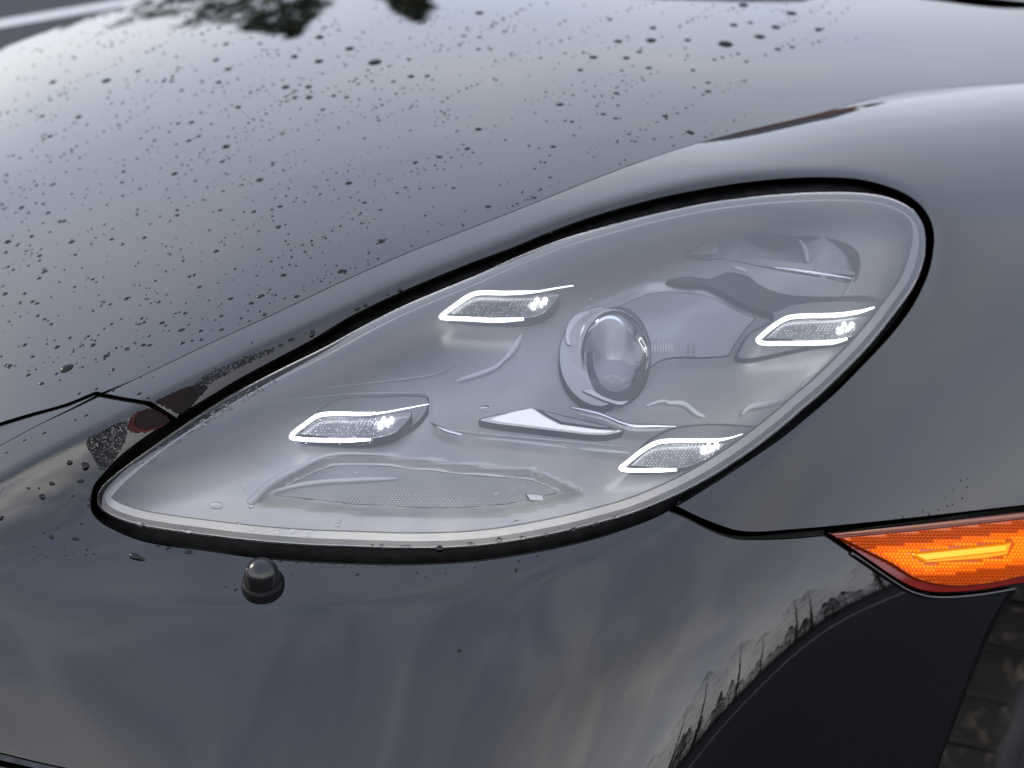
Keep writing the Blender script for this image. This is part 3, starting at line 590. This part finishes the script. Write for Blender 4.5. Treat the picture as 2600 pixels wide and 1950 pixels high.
for j in range(25):
    for i in range(72):
        c = np.array([2120+i*9.6+(j % 2)*4.8, 1300+j*8.2])
        if not inside(MI, c[None])[0] or dist_to(MI, c[None])[0] < 5 or inside(bar, c[None])[0] or dist_to(bar, c[None])[0] < 2.5: continue
        dl = dist_to(lit, c[None])[0]; il = inside(lit, c[None])[0]; vv, ff = (V3, F3) if dl < 7 else (V2, F2) if il else (V, Fc)
        b0 = len(vv)
        for aa in range(6): vv.append(FS.deep((c+[4.6*math.sin(aa*1.047), 4.3*math.cos(aa*1.047)])[None], -.0014)[0])
        vv.append(FS.deep(c[None], -.0056)[0]); ff += [(b0+x, b0+6, b0+(x+1) % 6) for x in range(6)]
tag(mesh_obj('prism_grid', V, Fc, 'amber', mk, smooth=False), kind='stuff')
tag(mesh_obj('half_lit_prism_grid', V3, F3, 'amber_mid', mk, smooth=False), kind='stuff')
tag(mesh_obj('lit_prism_grid', V2, F2, 'amber_lit', mk, smooth=False), 'glowing band of prisms around the light bar', kind='stuff')
panel('light_bar_frame', bar, FS, 'amber_lit', mk, r=4, flange=.003, deep=-.0022, sp=12, step=5)
panel('light_bar', np.array([(2312,1406),(2564,1379),(2556,1402),(2350,1425)], float), FS, 'amber_bar', mk, r=4, flange=.002, deep=-.0036, sp=12, step=5)
M['pale'] = mat('pale_amber_edge', (.30, .13, .07), .3)
stripe = spline([(2117,1358),(2300,1340),(2600,1309),(2800,1288)]); tube('marker_edge', FS.deep(stripe, -.001), np.interp(np.arange(len(stripe)), [0, 12], [.0003, .0009]), 'pale', mk, .4)
tube('bumper_lip', FS.deep(spline([(2160,1404),(2212,1440),(2262,1474),(2307,1501),(2352,1515),(2397,1518),(2488,1511),(2578,1496)]), -.001), .0011, 'paint', car)

# ------------------------------------------------------------------ domed nozzle on the bumper
p_, _, _, n_ = frame_at(FS, (668, 1484)); axn = UP*.80-FW*.60-RT*.02; axn /= np.linalg.norm(axn); b1 = np.cross(axn, FW); b1 /= np.linalg.norm(b1); b2 = np.cross(axn, b1)
rn = 46*float(FS.depth((668, 1484)))/FPX
lathe('nozzle_seat', [(rn*1.0, .003), (rn*1.16, .0026), (rn*1.2, .0012), (rn*1.2, -.008)], p_, axn, 'rubber', car, seg=32, bxy=(b1, b2))
lathe('nozzle_cap', [(rn*1.02, -.004), (rn*1.02, .002), (rn*1.01, .0035), (rn, .0045), (rn*.99, .0055)]+[(rn*.98*math.cos(a), .0055+rn*1.12*math.sin(a)) for a in np.linspace(.12, 1.55, 9)], p_, axn, 'plastic', car, seg=32, bxy=(b1, b2))

# ------------------------------------------------------------------ wheel
whl = empty('wheel', (0, 0, 0), car)
axl = np.array([.6, -.8, 0]); ra = np.array([.8, .6, 0]); zz = np.array([0, 0, 1.])
TR = .385; sh = unproject(np.array([2545., 1800.]), 1.42)      # a point on the outer shoulder
th = math.asin(min(.95, (sh[2]-TR)/TR)); wc = sh+ra*TR*math.cos(th)-zz*(sh[2]-TR)
print('tyre centre', wc, 'theta', math.degrees(th))
wb = (-ra, zz)
M['tyre'] = noise_mix(mat('tyre_rubber', (.012, .012, .012), .6, Specular_IOR_Level=.35), (.010, .010, .0105), (.020, .020, .020), 40, bump=.3)
M['tread'] = noise_mix(mat('muddy_tread', (.02, .02, .02), .75, Specular_IOR_Level=.3), (.008, .008, .008), (.075, .052, .034), 75, .54, .78, bump=.4)
Wd = .255
lathe('tyre', [(TR-.014, -Wd), (TR-.012, -Wd/2), (TR-.013, -.05), (TR-.018, -.010), (TR-.012, 0), (TR-.018, .006), (TR-.030, .010), (TR-.034, .0105), (TR-.036, .013), (TR-.07, .018), (TR-.11, .010), (TR-.12, 0)], wc, axl, 'tyre', whl, seg=96, bxy=wb)
lathe('rim', [(TR-.115, .002), (TR-.125, .004), (TR-.13, -.02), (.10, -.03), (.03, -.02), (.001, -.02)], wc, axl, 'silver2', whl, seg=48, bxy=wb)
def block(a0, a1):
    V = []; sec = [(TR-.016, -.085), (TR+.001, -.083), (TR, -.030), (TR-.006, -.004), (TR-.020, .006), (TR-.028, .0095), (TR-.034, .004)]
    na = 4
    for i in range(na+1):
        a = a0+(a1-a0)*i/na; ins = .0025 if i in (0, na) else 0
        for r_, h in sec: aa = a+h*.55; V.append(wc+axl*h+(r_-ins)*(math.cos(aa)*-ra+math.sin(aa)*zz))
    m_ = len(sec); Fc = []
    for i in range(na):
        for k in range(m_-1): Fc.append((i*m_+k, i*m_+k+1, (i+1)*m_+k+1, (i+1)*m_+k))
    Fc += [tuple(range(m_)), tuple(range(na*m_, (na+1)*m_))[::-1]]
    return mesh_obj('tread_block', V, Fc, 'tread', whl, smooth=False)
da = math.radians(6.1)
for i in range(-4, 14): block(i*da, i*da+da*.84)
tube('added_arch_strip', FS.deep(spline(ARCH), .0003), .0015, 'dark', car)  # dark strip added to cover the pale sky reflection on the arch edge
panel('arch_liner', [(2250,1420),(2900,1380),(2900,2440),(2150,2440)], FS, 'dark', car, deep=1.0, sp=80, r=5, flange=.01)

# ------------------------------------------------------------------ painted reflection patches and bead patches on the strip
M['bead'] = M['water']
# ------------------------------------------------------------------ raindrops
def drop_mesh(k, m):
    rr = np.random.default_rng(k); V, Fc = [], []; seg = 14; ph = rr.uniform(0, 6.28, 3); am = rr.uniform(.0, .16, 3)
    for i, lat in enumerate(np.linspace(0, 1, 6)):
        for s_ in range(seg):
            t = 2*math.pi*s_/seg; R = 1+sum(am[q]*math.cos((q+1)*t+ph[q]) for q in range(3)); a = lat*math.pi/2
            V.append((R*math.cos(a)*math.cos(t), R*math.cos(a)*math.sin(t), math.sin(a)-.04))
    V = V[:5*seg]; V.append((0, 0, .96))
    for i in range(4):
        for s_ in range(seg): Fc.append((i*seg+s_, i*seg+(s_+1) % seg, (i+1)*seg+(s_+1) % seg, (i+1)*seg+s_))
    Fc += [(4*seg+s_, 4*seg+(s_+1) % seg, 5*seg) for s_ in range(seg)]
    me = bpy.data.meshes.new('raindrop'); me.from_pydata(V, [], Fc); me.materials.append(M[m]); me.polygons.foreach_set('use_smooth', [True]*len(me.polygons)); me.update(); return me
DM = {m: [drop_mesh(k, m) for k in range(10)] for m in ('drop', 'water')}
def drop(field, p, half, asp=1., ang=0., h=.42, label=None, group=None):
    """half: half length in metres"""
    P, t, b, n = frame_at(field, p, ang); o = bpy.data.objects.new('raindrop', random.choice(DM['water' if field is HS else 'drop'])); link(o)
    o.matrix_world = Matrix(((t[0]*half, b[0]*half*asp, n[0]*half*h*min(1, asp+.3), P[0]), (t[1]*half, b[1]*half*asp, n[1]*half*h*min(1, asp+.3), P[1]), (t[2]*half, b[2]*half*asp, n[2]*half*h*min(1, asp+.3), P[2]), (0, 0, 0, 1)))
    tag(o, label or 'small raindrop on the %s %s of the bonnet, one of many alike' % ('upper' if p[1] < 250 else 'middle' if p[1] < 560 else 'lower', 'left' if p[0] < 600 else 'centre' if p[0] < 1250 else 'right'), 'raindrop', group or 'raindrops on the bonnet'); return o
A1 = [(1380,160,26),(1508,210,24),(975,190,15),(1125,188,14),(1272,244,22),(1375,265,24),(985,298,20),(595,308,15),(1620,268,34),(1330,375,20),(1335,420,20),(1232,376,22),(1443,413,14),(1497,420,14),(1775,330,19),(1845,328,15),(1698,352,13),(2065,558,19),(2018,641,17),(1900,678,15),(1793,701,16),(1507,790,19),(1122,777,18),(973,632,17),(960,698,14),(828,528,16),(768,533,12),(815,607,15),(858,588,13),(667,607,11),(532,741,13),(526,788,12),(753,750,17),(843,780,13),(720,817,10),(594,905,10),(691,935,10),(950,907,13),(1200,982,14),(1394,473,14),(1220,577,12),(340,505,18),(180,502,15),(215,588,16),(230,795,14),(187,880,12),(155,877,10),(123,918,12),(67,918,9),(28,755,14),(10,882,11),(485,988,9),(275,955,14),(1750,810,10),(1958,812,11),(2108,892,17),(1998,972,11),(1575,875,12),(1414,776,9),(530,445,11),(783,390,13),(740,350,14),(705,351,13),(228,354,20),(458,348,24),(945,355,19),(930,260,16),(2066,212,14),(2120,213,10),(2070,56,22),(2005,155,12),(2180,135,13),(2072,160,13),(1768,256,13),(1272,420,15),(1027,463,18)]
A2 = [(610,120,20),(760,173,17),(925,190,38),(1070,158,28),(1325,127,20),(1140,117,24),(1205,57,26),(960,108,20),(1030,98,14),(493,250,19),(353,247,20),(295,302,16),(590,293,15),(450,402,14),(208,450,18),(395,492,13),(448,511,12),(258,525,13),(771,571,22),(663,500,16),(178,633,14),(100,487,8),(355,417,9),(847,394,15),(760,240,9),(550,224,14),(308,227,11),(783,303,13),(848,356,13),(1210,203,15),(1148,212,17),(1095,238,10),(1012,265,12),(614,600,10),(487,690,7),(466,708,8),(96,853,13),(424,83,16),(600,174,28),(460,178,20),(1000,22,26),(310,23,8)]
A3 = [(487,316,12),(560,388,10),(15,522,11),(600,490,9),(822,520,12),(740,585,13),(143,795,20),(822,453,5),(230,768,10),(560,640,9),(497,645,8),(80,655,7),(640,640,9),(350,697,8),(28,583,6),(160,620,6),(200,745,9),(110,700,7),(95,690,6),(52,745,8),(20,790,9),(300,700,6),(430,620,7),(12,545,8),(70,770,7),(170,850,6),(240,700,6),(60,810,8)]
DROPS = [(x*.5877, y*.5877, s*.5877) for x, y, s in A1]+[(1300+x*.5877, y*.5877, s*.5877) for x, y, s in A2]+[(x*1.1754, y*1.1754, s*1.1754) for x, y, s in A3]
cr_y = lambda u: np.interp(u, crest[:, 0], crest[:, 1])
nd = 0
_at = lambda L, x, y: min(range(len(L)), key=lambda k: (L[k][0]-x)**2+(L[k][1]-y)**2)
NOTED = {_at(A1, 1330, 375): 'upper of two big dark raindrops, one above the other, mid bonnet', _at(A1, 1335, 420): 'lower of two big dark raindrops, one above the other, mid bonnet',
 _at(A1, 1620, 268): 'long streaked raindrop near the top middle of the bonnet', len(A1)+_at(A2, 925, 190): 'longest streaked raindrop on the right of the bonnet', len(A1)+_at(A2, 1325, 127): 'big raindrop farthest right on the bonnet',
 len(A1)+_at(A2, 771, 571): 'lone big raindrop just above the middle of the fender crest', len(A1)+_at(A2, 493, 250): 'big slanted raindrop high on the bonnet above the headlight projector', len(A1)+len(A2)+_at(A3, 143, 795): 'large broad raindrop low on the left of the bonnet',
 len(A1)+len(A2)+_at(A3, 740, 585): 'big raindrop touching the fender crest beside the headlight strip', _at(A1, 973, 632): 'big raindrop left of centre on the bonnet', _at(A1, 2108, 892): 'round raindrop above the fender crest, right of bonnet centre', _at(A1, 950, 907): 'small raindrop with a white glint in the centre left of the bonnet'}
for i, (u, v, s_) in enumerate(DROPS):
    if v > cr_y(u)-4: continue
    d = float(BS.depth((u, v))); low = sstep(450, 900, np.array(v)); ang = float(18*low)+random.uniform(-6, 6)
    drop(BS, (u, v), s_*.92*d/FPX, random.uniform(.75, 1.1)*(1-.25*float(low)), ang, label=NOTED.get(i)); nd += 1
small = []
def chain(u, v, n, stp, sz, slope):
    for i in range(n):
        small.append((u, v, sz*random.uniform(.5, 1.3))); u += stp*random.uniform(.6, 1.5); v -= stp*slope*random.uniform(.6, 1.5)
for _ in range(230):
    v = random.uniform(20, 980); u = random.uniform(-200, 2150)
    chain(u, v, random.randint(3, 11), random.uniform(17, 32)*(.6+v/1200), random.uniform(2.2, 4.6), random.uniform(.35, .6))
for _ in range(1250): small.append((random.uniform(-250, 2300)*random.uniform(.5, 1), random.uniform(0, 950), random.uniform(1.6, 5.)))
for _ in range(70):
    small.append((random.uniform(-60, 720), random.uniform(520, 990), random.uniform(5.5, 8.5)))
small = [q for q in small if q[1] < cr_y(q[0])-5 and q[1] > np.interp(q[0], [-200, 0, 352, 900], [230, 140, 12, -50]) and not (q[0] > 1900 and q[1] > 120)]
small.sort(key=lambda q: -q[2]); ind, rest = small[:max(0, 190-nd)], small[max(0, 190-nd):]
for u, v, s_ in ind:
    drop(BS, (u, v), s_*1.15*float(BS.depth((u, v)))/FPX, random.uniform(.7, 1.1), random.uniform(-5, 20))
def bead_mass(name, items, field, m, label, cat='raindrops', hh=.45):
    V, Fc = [], []
    for u, v, s_, asp, ang in items:
        P, t, b, n = frame_at(field, (u, v), ang); r_ = s_*float(field.depth((u, v)))/FPX; b0 = len(V); sg = 8
        for (c, z) in ((1., -.03), (.72, .62*hh*1.1)):
            for k in range(sg): a = 2*math.pi*k/sg; V.append(P+r_*c*(math.cos(a)*t+asp*math.sin(a)*b)+n*r_*z)
        V.append(P+n*r_*hh)
        for k in range(sg): Fc += [(b0+k, b0+(k+1) % sg, b0+sg+(k+1) % sg, b0+sg+k), (b0+sg+k, b0+sg+(k+1) % sg, b0+2*sg)]
    o = mesh_obj(name, V, Fc, m); return tag(o, label, cat, kind='stuff')
bead_mass('drizzle', [(u, v, s_*1.1, random.uniform(.7, 1.1), random.uniform(0, 20)) for u, v, s_ in rest], BS, 'drop', 'fine spray of tiny raindrops scattered over the bonnet')

# drops standing on the strip, the bumper and the headlight cover: (u, v, half px, aspect, angle, label)
GS, GB_, GL = 'raindrops on the strip above the headlight', 'raindrops on the bumper', 'raindrops on the headlight glass'
LS, LB, LL = 'small dark raindrop on the beige lit strip between bonnet and headlight', 'small raindrop on the bumper below or beside the headlight', 'small clear raindrop on the headlight glass'
ST = [(792,846,10,.75,70,'large rounded raindrop hanging midway along the strip above the headlight'),(741,861,10,.45,20,0),(713,876,6,.7,15,0),(776,846,4,.5,30,0),(928,775,6,.9,20,0),(907,784,9,.5,20,0),(1015,736,8,.75,15,'raindrop farthest up the strip above the headlight'),(984,748,4,.7,15,0),(694,884,5,.6,15,0),(531,958,4.5,1,0,0),(1097,707,3,.6,20,0),(1398,592,5,.6,15,0),
 (354,999,7,.6,25,'raindrop on the fender just right of the short panel joint'),(287,992,6,.5,20,0),(374,1010,5,.5,10,0),(357,959,3,.6,20,0),(388,957,3,.6,20,0),(640,870,4,.6,20,0),(620,905,5,.5,20,0),(545,935,4,.5,20,0)]
BT = [(177,1175,8,.75,0,0),(216,1184,11,.9,-30,'large dark raindrop on the bumper left of the headlight tip'),(132,1228,8,.6,0,0),(205,1222,10,.45,10,0),(99,1240,3,1,0,0),(72,1240,5,.6,0,0),(107,1262,8,.95,0,0),(185,1260,4.5,.6,0,0),(227,1268,5,.9,0,0),(224,1284,4,.9,0,0),(130,1364,7,.7,-5,0),(192,1368,9,.5,-12,0),(346,1415,24,.36,-14,'long bean shaped raindrop below the headlight, left of the black nozzle'),(428,1391,9,.5,10,0),(477,1401,13,.42,-8,'broad raindrop hugging the black headlight seal left of the nozzle'),(402,1385,6,.55,0,0),(221,1396,4,.8,0,0),(239,1407,3.5,.8,0,0),(218,1410,5,.5,55,0),(207,1331,4,.8,0,0),(146,1341,3,.7,0,0),(111,1354,3,.7,0,0),(86,1388,3,.7,0,0),(118,1414,3,.6,0,0),(166,1411,3,.6,20,0),(3,1316,8,.7,50,0),(572,1490,4,.6,0,0),(598,1497,6,.6,15,0),(595,1483,3,.7,20,0),
 (218,1055,7,.5,15,0),(191,1066,5,.45,25,0),(112,1099,7,.4,10,0),(62,1118,6,.4,20,0),(79,1111,3,.6,0,0),(17,1149,5,.5,25,0),(1318,1425,4,.9,20,0),(1310,1449,7,.6,65,0),(1365,1412,5,.55,55,0),(1057,1454,4,.7,0,0),(1131,1455,3,.8,0,0),(1080,1465,3,.8,0,0),(908,1459,6,.6,10,0),(1206,1441,3,.8,0,0),(713,1424,6,.4,-5,0),(754,1429,5,.5,-5,0),(791,1431,4,.5,0,0),(740,1458,3,.8,20,0),(874,1438,4,.5,0,0),(1165,1652,5.5,.8,0,'single raindrop alone on the bare face of the bumper')]
LN = [(1235,1037,13,1,0,'round bright raindrop above the white signal wedge'),(1326,1242,8,.95,60,0),(1262,1255,9,.65,40,0),(1302,1245,8,.45,30,0),(1375,1207,8,.6,45,0),(1351,1206,4,1,0,0),(1311,1327,7,.8,20,0),(551,1283,16,.7,0,'broad flat raindrop near the tip of the headlight pocket'),(638,1287,8,.8,20,0),(643,1345,7,.8,30,0),(703,1353,9,.8,20,0),(743,1348,8,.9,30,0),(782,1360,6,.8,30,0),(857,1334,7,.8,40,0),(866,1320,5,.8,20,0),(607,1328,5,.7,-30,0),(619,1236,9,.5,-60,0),(390,1166,10,.45,35,0),
 (1118,1394,10,.95,0,0),(1030,1388,15,.3,0,0),(943,1386,7,.7,20,0),(968,1386,6,.8,0,0),(1197,1382,10,.55,5,0),(1269,1372,8,.95,0,0),(1327,1366,8,.8,0,0),(1386,1358,7,.7,15,0),(1456,1344,9,.5,15,0),(1514,1331,12,.4,20,0),(1565,1313,10,.45,25,0),(357,1333,10,.8,0,0),(477,1350,12,.5,-8,0),(985,1210,5,.5,10,0),(905,1200,6,.5,50,0),(1200,980,4,1,0,0),(1500,760,5,.5,50,0)]
ORD = 'first second third fourth fifth sixth seventh eighth ninth tenth eleventh twelfth thirteenth fourteenth fifteenth sixteenth seventeenth eighteenth nineteenth twentieth'.split()
def zone(f, u, v):
    if f is HS:
        if v > np.interp(u, [250, 400, 900, 1300, 1700], [1275, 1325, 1375, 1355, 1240]): return 'along the bottom edge of the headlight glass'
        return 'on the headlight glass left of its centre' if u < 900 else 'inside the outline of the headlight glass, right of its centre'
    if u > 240 and v < 1070: return 'on the fender strip above the headlight' if v > np.interp(u, [240, 377, 700, 1300], [1080, 1022, 866, 612]) else 'on the blue upper band beside the short panel joint'
    if v < np.interp(u, [0, 300], [1218, 1065]): return 'on the blue upper band of the bumper, far left'
    if v < 1300: return 'on the pale bumper face left of the headlight tip'
    if u < 300: return 'on the dark bumper ledge left of the headlight tip'
    if u < 660: return 'on the bumper between headlight tip and black nozzle'
    return 'on the bumper ledge right of the black nozzle'
for tab, f, g_, l_ in ((ST, FS, GS, LS), (BT, FS, GB_, LB), (LN, HS, GL, LL)):
    rows = {}
    for q in sorted(tab): rows.setdefault(zone(f, q[0], q[1]), []).append(q)
    for u, v, s_, a_, g2, lab in tab:
        z_ = zone(f, u, v); k_ = rows[z_].index((u, v, s_, a_, g2, lab)); lab = lab or '%s raindrop from the left %s' % (ORD[k_], z_)
        if f is FS and inside(OPENING, np.array([[u, v]]))[0]: continue
        drop(f, (u, v), s_*float(f.depth((u, v)))/FPX, a_, g2, .5, lab or l_, g_)
def scatter(poly, n, r0, r1):
    p = np.array(poly, float); lo, hi = p.min(0), p.max(0); r = []
    while len(r) < n:
        q = rng.uniform(lo, hi)
        if inside(p, q[None])[0] and all((q[0]-o[0])**2+(q[1]-o[1])**2 > (r0*1.35)**2 for o in r): r.append((q[0], q[1], rng.uniform(r0, r1), rng.uniform(.75, 1.1), rng.uniform(0, 60)))
    return r
PATCH = [(217,1127),(227,1110),(260,1093),(294,1076),(323,1066),(321,1100),(316,1122),(301,1148),(282,1182),(256,1196),(241,1168),(227,1143)]
bead_mass('bead_patch', scatter(PATCH, 430, 2.0, 3.4), FS, 'drop', 'dense patch of tiny water beads on the bumper left of the headlight', hh=.7)
bead_mass('bead_trail', scatter([(478,985),(520,952),(600,915),(690,883),(700,890),(600,937),(535,973),(505,998)], 260, 1.7, 3.), FS, 'drop', 'trail of tiny water beads running up the strip above the headlight', hh=.7)
bead_mass('drizzle', scatter([(730,1110),(800,1045),(960,1040),(960,1120),(900,1145),(760,1140)], 70, 1.3, 2.6)+scatter([(480,1075),(600,1003),(690,960),(700,972),(610,1030),(500,1095)], 130, 1.5, 4.)+scatter([(330,1185),(480,1078),(500,1095),(360,1190)], 50, 1.5, 4.), HS, 'water', 'fine spray of droplets on the headlight glass around the lower left lamp')
bead_mass('drizzle', [(u, v, r_, 1, 0) for u, v, r_ in [(2359,1305,4),(2293,1314,3.2),(2343,1299,3),(2382,1294,3),(2406,1284,3.2),(2419,1281,3.2),(2443,1265,4),(2456,1237,3),(2440,1219,3.5),(2456,1215,3),(2422,1248,2.6),(2400,1262,2.4),(2420,1240,2.4),(2275,1317,2.4)]]+[(750+random.uniform(0, 260), 1440+random.uniform(-8, 3), random.uniform(1.5, 3), .6, 0) for _ in range(40)]+[(random.uniform(40, 300), random.uniform(1380, 1440), random.uniform(1.2, 2.4), .7, 0) for _ in range(30)], FS, 'drop', 'fine droplets scattered on the fender above the amber lamp and on the bumper ledge')
def jag(p, a, n=3.): q = resample(spline(p, True), n); return q+outward(ccw(q))*rng.normal(0, a, (len(q), 1))
panel('red_reflection_patch', jag([(327,1072),(339,1054),(374,1037),(389,1038),(432,1067),(400,1089),(358,1099),(333,1096),(323,1087)], 1.6), FS, 'red', car, r=1., flange=.0003, deep=-.0004, sp=9, step=3)  # red reflection painted as a thin patch on the bumper
panel('dark_reflection_patch', jag([(341,1064),(372,1040),(389,1040),(430,1066),(402,1084),(372,1090),(348,1084)], 1.4), FS, 'dark_reflection', car, r=1., flange=.0002, deep=-.0008, sp=9, step=3)  # darker middle of the painted reflection
panel('dark_reflection_patch', jag([(394,1019),(440,998),(487,979),(528,984),(506,1010),(466,1048),(450,1050),(420,1032)], 1.6), FS, 'dark_reflection', car, r=1., flange=.0003, deep=-.0004, sp=9, step=3)  # dark reflection painted onto the fender strip
# ------------------------------------------------------------------ surroundings
def noise_obj_mat(name, c1, c2, scale, rough=.8, bump=.3): return noise_mix(mat(name, c1, rough), c1, c2, scale, .35, .65, 8, bump=bump)
M['asphalt'] = noise_obj_mat('asphalt', (.024, .025, .028), (.05, .051, .055), 60, .9); M['asphalt'].node_tree.nodes['Principled BSDF'].inputs['Specular IOR Level'].default_value = .12
M['roadpaint'] = noise_obj_mat('road_paint', (.4, .4, .4), (.6, .6, .59), 30)
g = mesh_obj('ground', [(-400, -400, 0), (400, -400, 0), (400, 400, 0), (-400, 400, 0)], [(0, 1, 2, 3)], 'asphalt', smooth=False); tag(g, kind='structure')
a, b = np.array([-2.99, 10.5]), np.array([-2.41, 11.9]); dd = (b-a)/np.linalg.norm(b-a); nn = np.array([-dd[1], dd[0]])*.10
q0, q1 = a-dd*3, b+dd*4
ln = mesh_obj('parking_line', [(*(q0-nn), .004), (*(q0+nn), .004), (*(q1+nn), .004), (*(q1-nn), .004)], [(0, 1, 2, 3)], 'roadpaint', smooth=False); tag(ln, kind='structure')
M['needle'] = noise_obj_mat('evergreen', (.02, .03, .015), (.05, .06, .03), 3)
M['bark'] = noise_obj_mat('bark', (.05, .04, .03), (.1, .08, .06), 8)
WOOD = [[], [], []]
def conifer(x, y, h, w_, seed, label=None, bare=False):
    t = None
    if label: t = empty('conifer', (x, y, 0)); tag(t, label, 'tree', 'trees mirrored in the paint')
    rr = np.random.default_rng(seed)
    V, Fc = [], []
    for i in range(9):
        for k in range(8): a = 2*math.pi*k/8; r_ = .03*h*(1-i/8.5); V.append((r_*math.cos(a), r_*math.sin(a), h*i/8))
    for i in range(8):
        for k in range(8): Fc.append((i*8+k, i*8+(k+1) % 8, i*8+8+(k+1) % 8, i*8+8+k))
    if t: mesh_obj('trunk', V, Fc, 'bark', t); V, Fc = [], []
    nb = len(Fc)
    for i in range(9000 if bare else 2200 if h < 6 and seed >= 10 else 4200):
        z = h*(.12+.88*rr.random()**1.25); R = (w_*math.sin(math.pi*min(1, .12+.88*z/h))**.7 if bare else w_*(1-(z/h))**.8)*(.25+.75*rr.random()**.5)*(1+.25*math.sin(z*5)); a = rr.uniform(0, 6.283)
        c = np.array([R*math.cos(a), R*math.sin(a), z-R*.35]); s_ = .05*h*rr.uniform(.4, 1.)
        o_ = rr.normal(size=(2, 3)); o_ /= np.linalg.norm(o_, axis=1, keepdims=True); o_[:, 2] *= .6; b0 = len(V)
        V += [c-o_[0]*s_, c+o_[1]*s_*.35, c+o_[0]*s_, c-o_[1]*s_*.35] if not bare else [c-o_[0]*s_*.6, c+o_[1]*s_*.035, c+o_[0]*s_*.6, c-o_[1]*s_*.035]; Fc.append((b0, b0+1, b0+2, b0+3))
    if t: mesh_obj('crown', V, Fc, 'needle', t, smooth=False)
    else:
        b0 = len(WOOD[0]); WOOD[0] += [(p[0]+x, p[1]+y, p[2]) for p in V]; WOOD[1] += [tuple(i+b0 for i in f) for f in Fc]; WOOD[2] += [0 if bare or k < nb else 1 for k in range(len(Fc))]
conifer(-5.1, 30, 7.4, 4.6, 1, 'dark evergreen mirrored left of the middle at the far end of the bonnet')
conifer(-2.7, 33, 8.3, 2.8, 2, 'dark evergreen mirrored right of the middle at the far end of the bonnet')
for i in range(36):
    az = math.radians(88+i*1.75+random.uniform(-.8, .8)); r_ = random.uniform(40, 60); conifer(r_*math.sin(az), r_*math.cos(az), random.uniform(.05, .085)*r_, random.uniform(1.8, 3.2), 10+i)
for i in range(12):
    az = math.radians(90+i*5+random.uniform(-2, 2)); r_ = random.uniform(45, 65); conifer(r_*math.sin(az), r_*math.cos(az), random.uniform(.12, .2)*r_, random.uniform(4, 7), 60+i, None, True)
wood = mesh_obj('treeline', WOOD[0], WOOD[1], 'bark', smooth=False); wood.data.materials.append(M['needle']); wood.data.polygons.foreach_set('material_index', WOOD[2])
tag(wood, 'far row of dark evergreens and bare trees mirrored on the bumper corner', 'trees', kind='stuff')
M['concrete'] = noise_obj_mat('pale_concrete', (.16, .16, .155), (.28, .28, .275), .8)
def band(name, r0, r1, a0, a1): A = np.radians(np.linspace(a0, a1, 30)); return tag(mesh_obj(name, [(r*math.sin(t), r*math.cos(t), .004) for t in A for r in (r0, r1)], [(2*k, 2*k+1, 2*k+3, 2*k+2) for k in range(29)], 'concrete', smooth=False), kind='structure')
band('path', 15.5, 17.5, 70, 150)
h_ = empty('brick_house', (4.1, 30, 0)); tag(h_, 'red brick house mirrored as a rusty streak along the fender crest', 'house')
M['brick'] = noise_obj_mat('brick', (.16, .06, .045), (.24, .09, .06), 6); M['slate'] = noise_obj_mat('roof_slate', (.03, .03, .035), (.06, .06, .065), 4); M['pane'] = mat('window_pane', (.02, .022, .026), .05)
def box(name, x0, x1, y0, y1, z0, z1, m, p): return mesh_obj(name, [(x, y, z) for x in (x0, x1) for y in (y0, y1) for z in (z0, z1)], [(0, 1, 3, 2), (4, 6, 7, 5), (0, 4, 5, 1), (2, 3, 7, 6), (0, 2, 6, 4), (1, 5, 7, 3)], m, p, smooth=False)
box('wall', -1.7, 1.7, 0, 5, 0, 4.6, 'brick', h_)
mesh_obj('roof', [(-1.9, -.3, 4.5), (1.9, -.3, 4.5), (1.9, 5.3, 4.5), (-1.9, 5.3, 4.5), (-1.9, 2.5, 6.4), (1.9, 2.5, 6.4)], [(0, 1, 5, 4), (2, 3, 4, 5), (0, 4, 3), (1, 2, 5)], 'slate', h_, smooth=False)
for x in (-.9, .9): box('window', x-.4, x+.4, -.04, -.005, 2.6, 3.8, 'pane', h_)
conifer(6.3, 31, 4.2, 1.2, 5, 'small evergreen mirrored at the dark end of the streak along the fender crest')
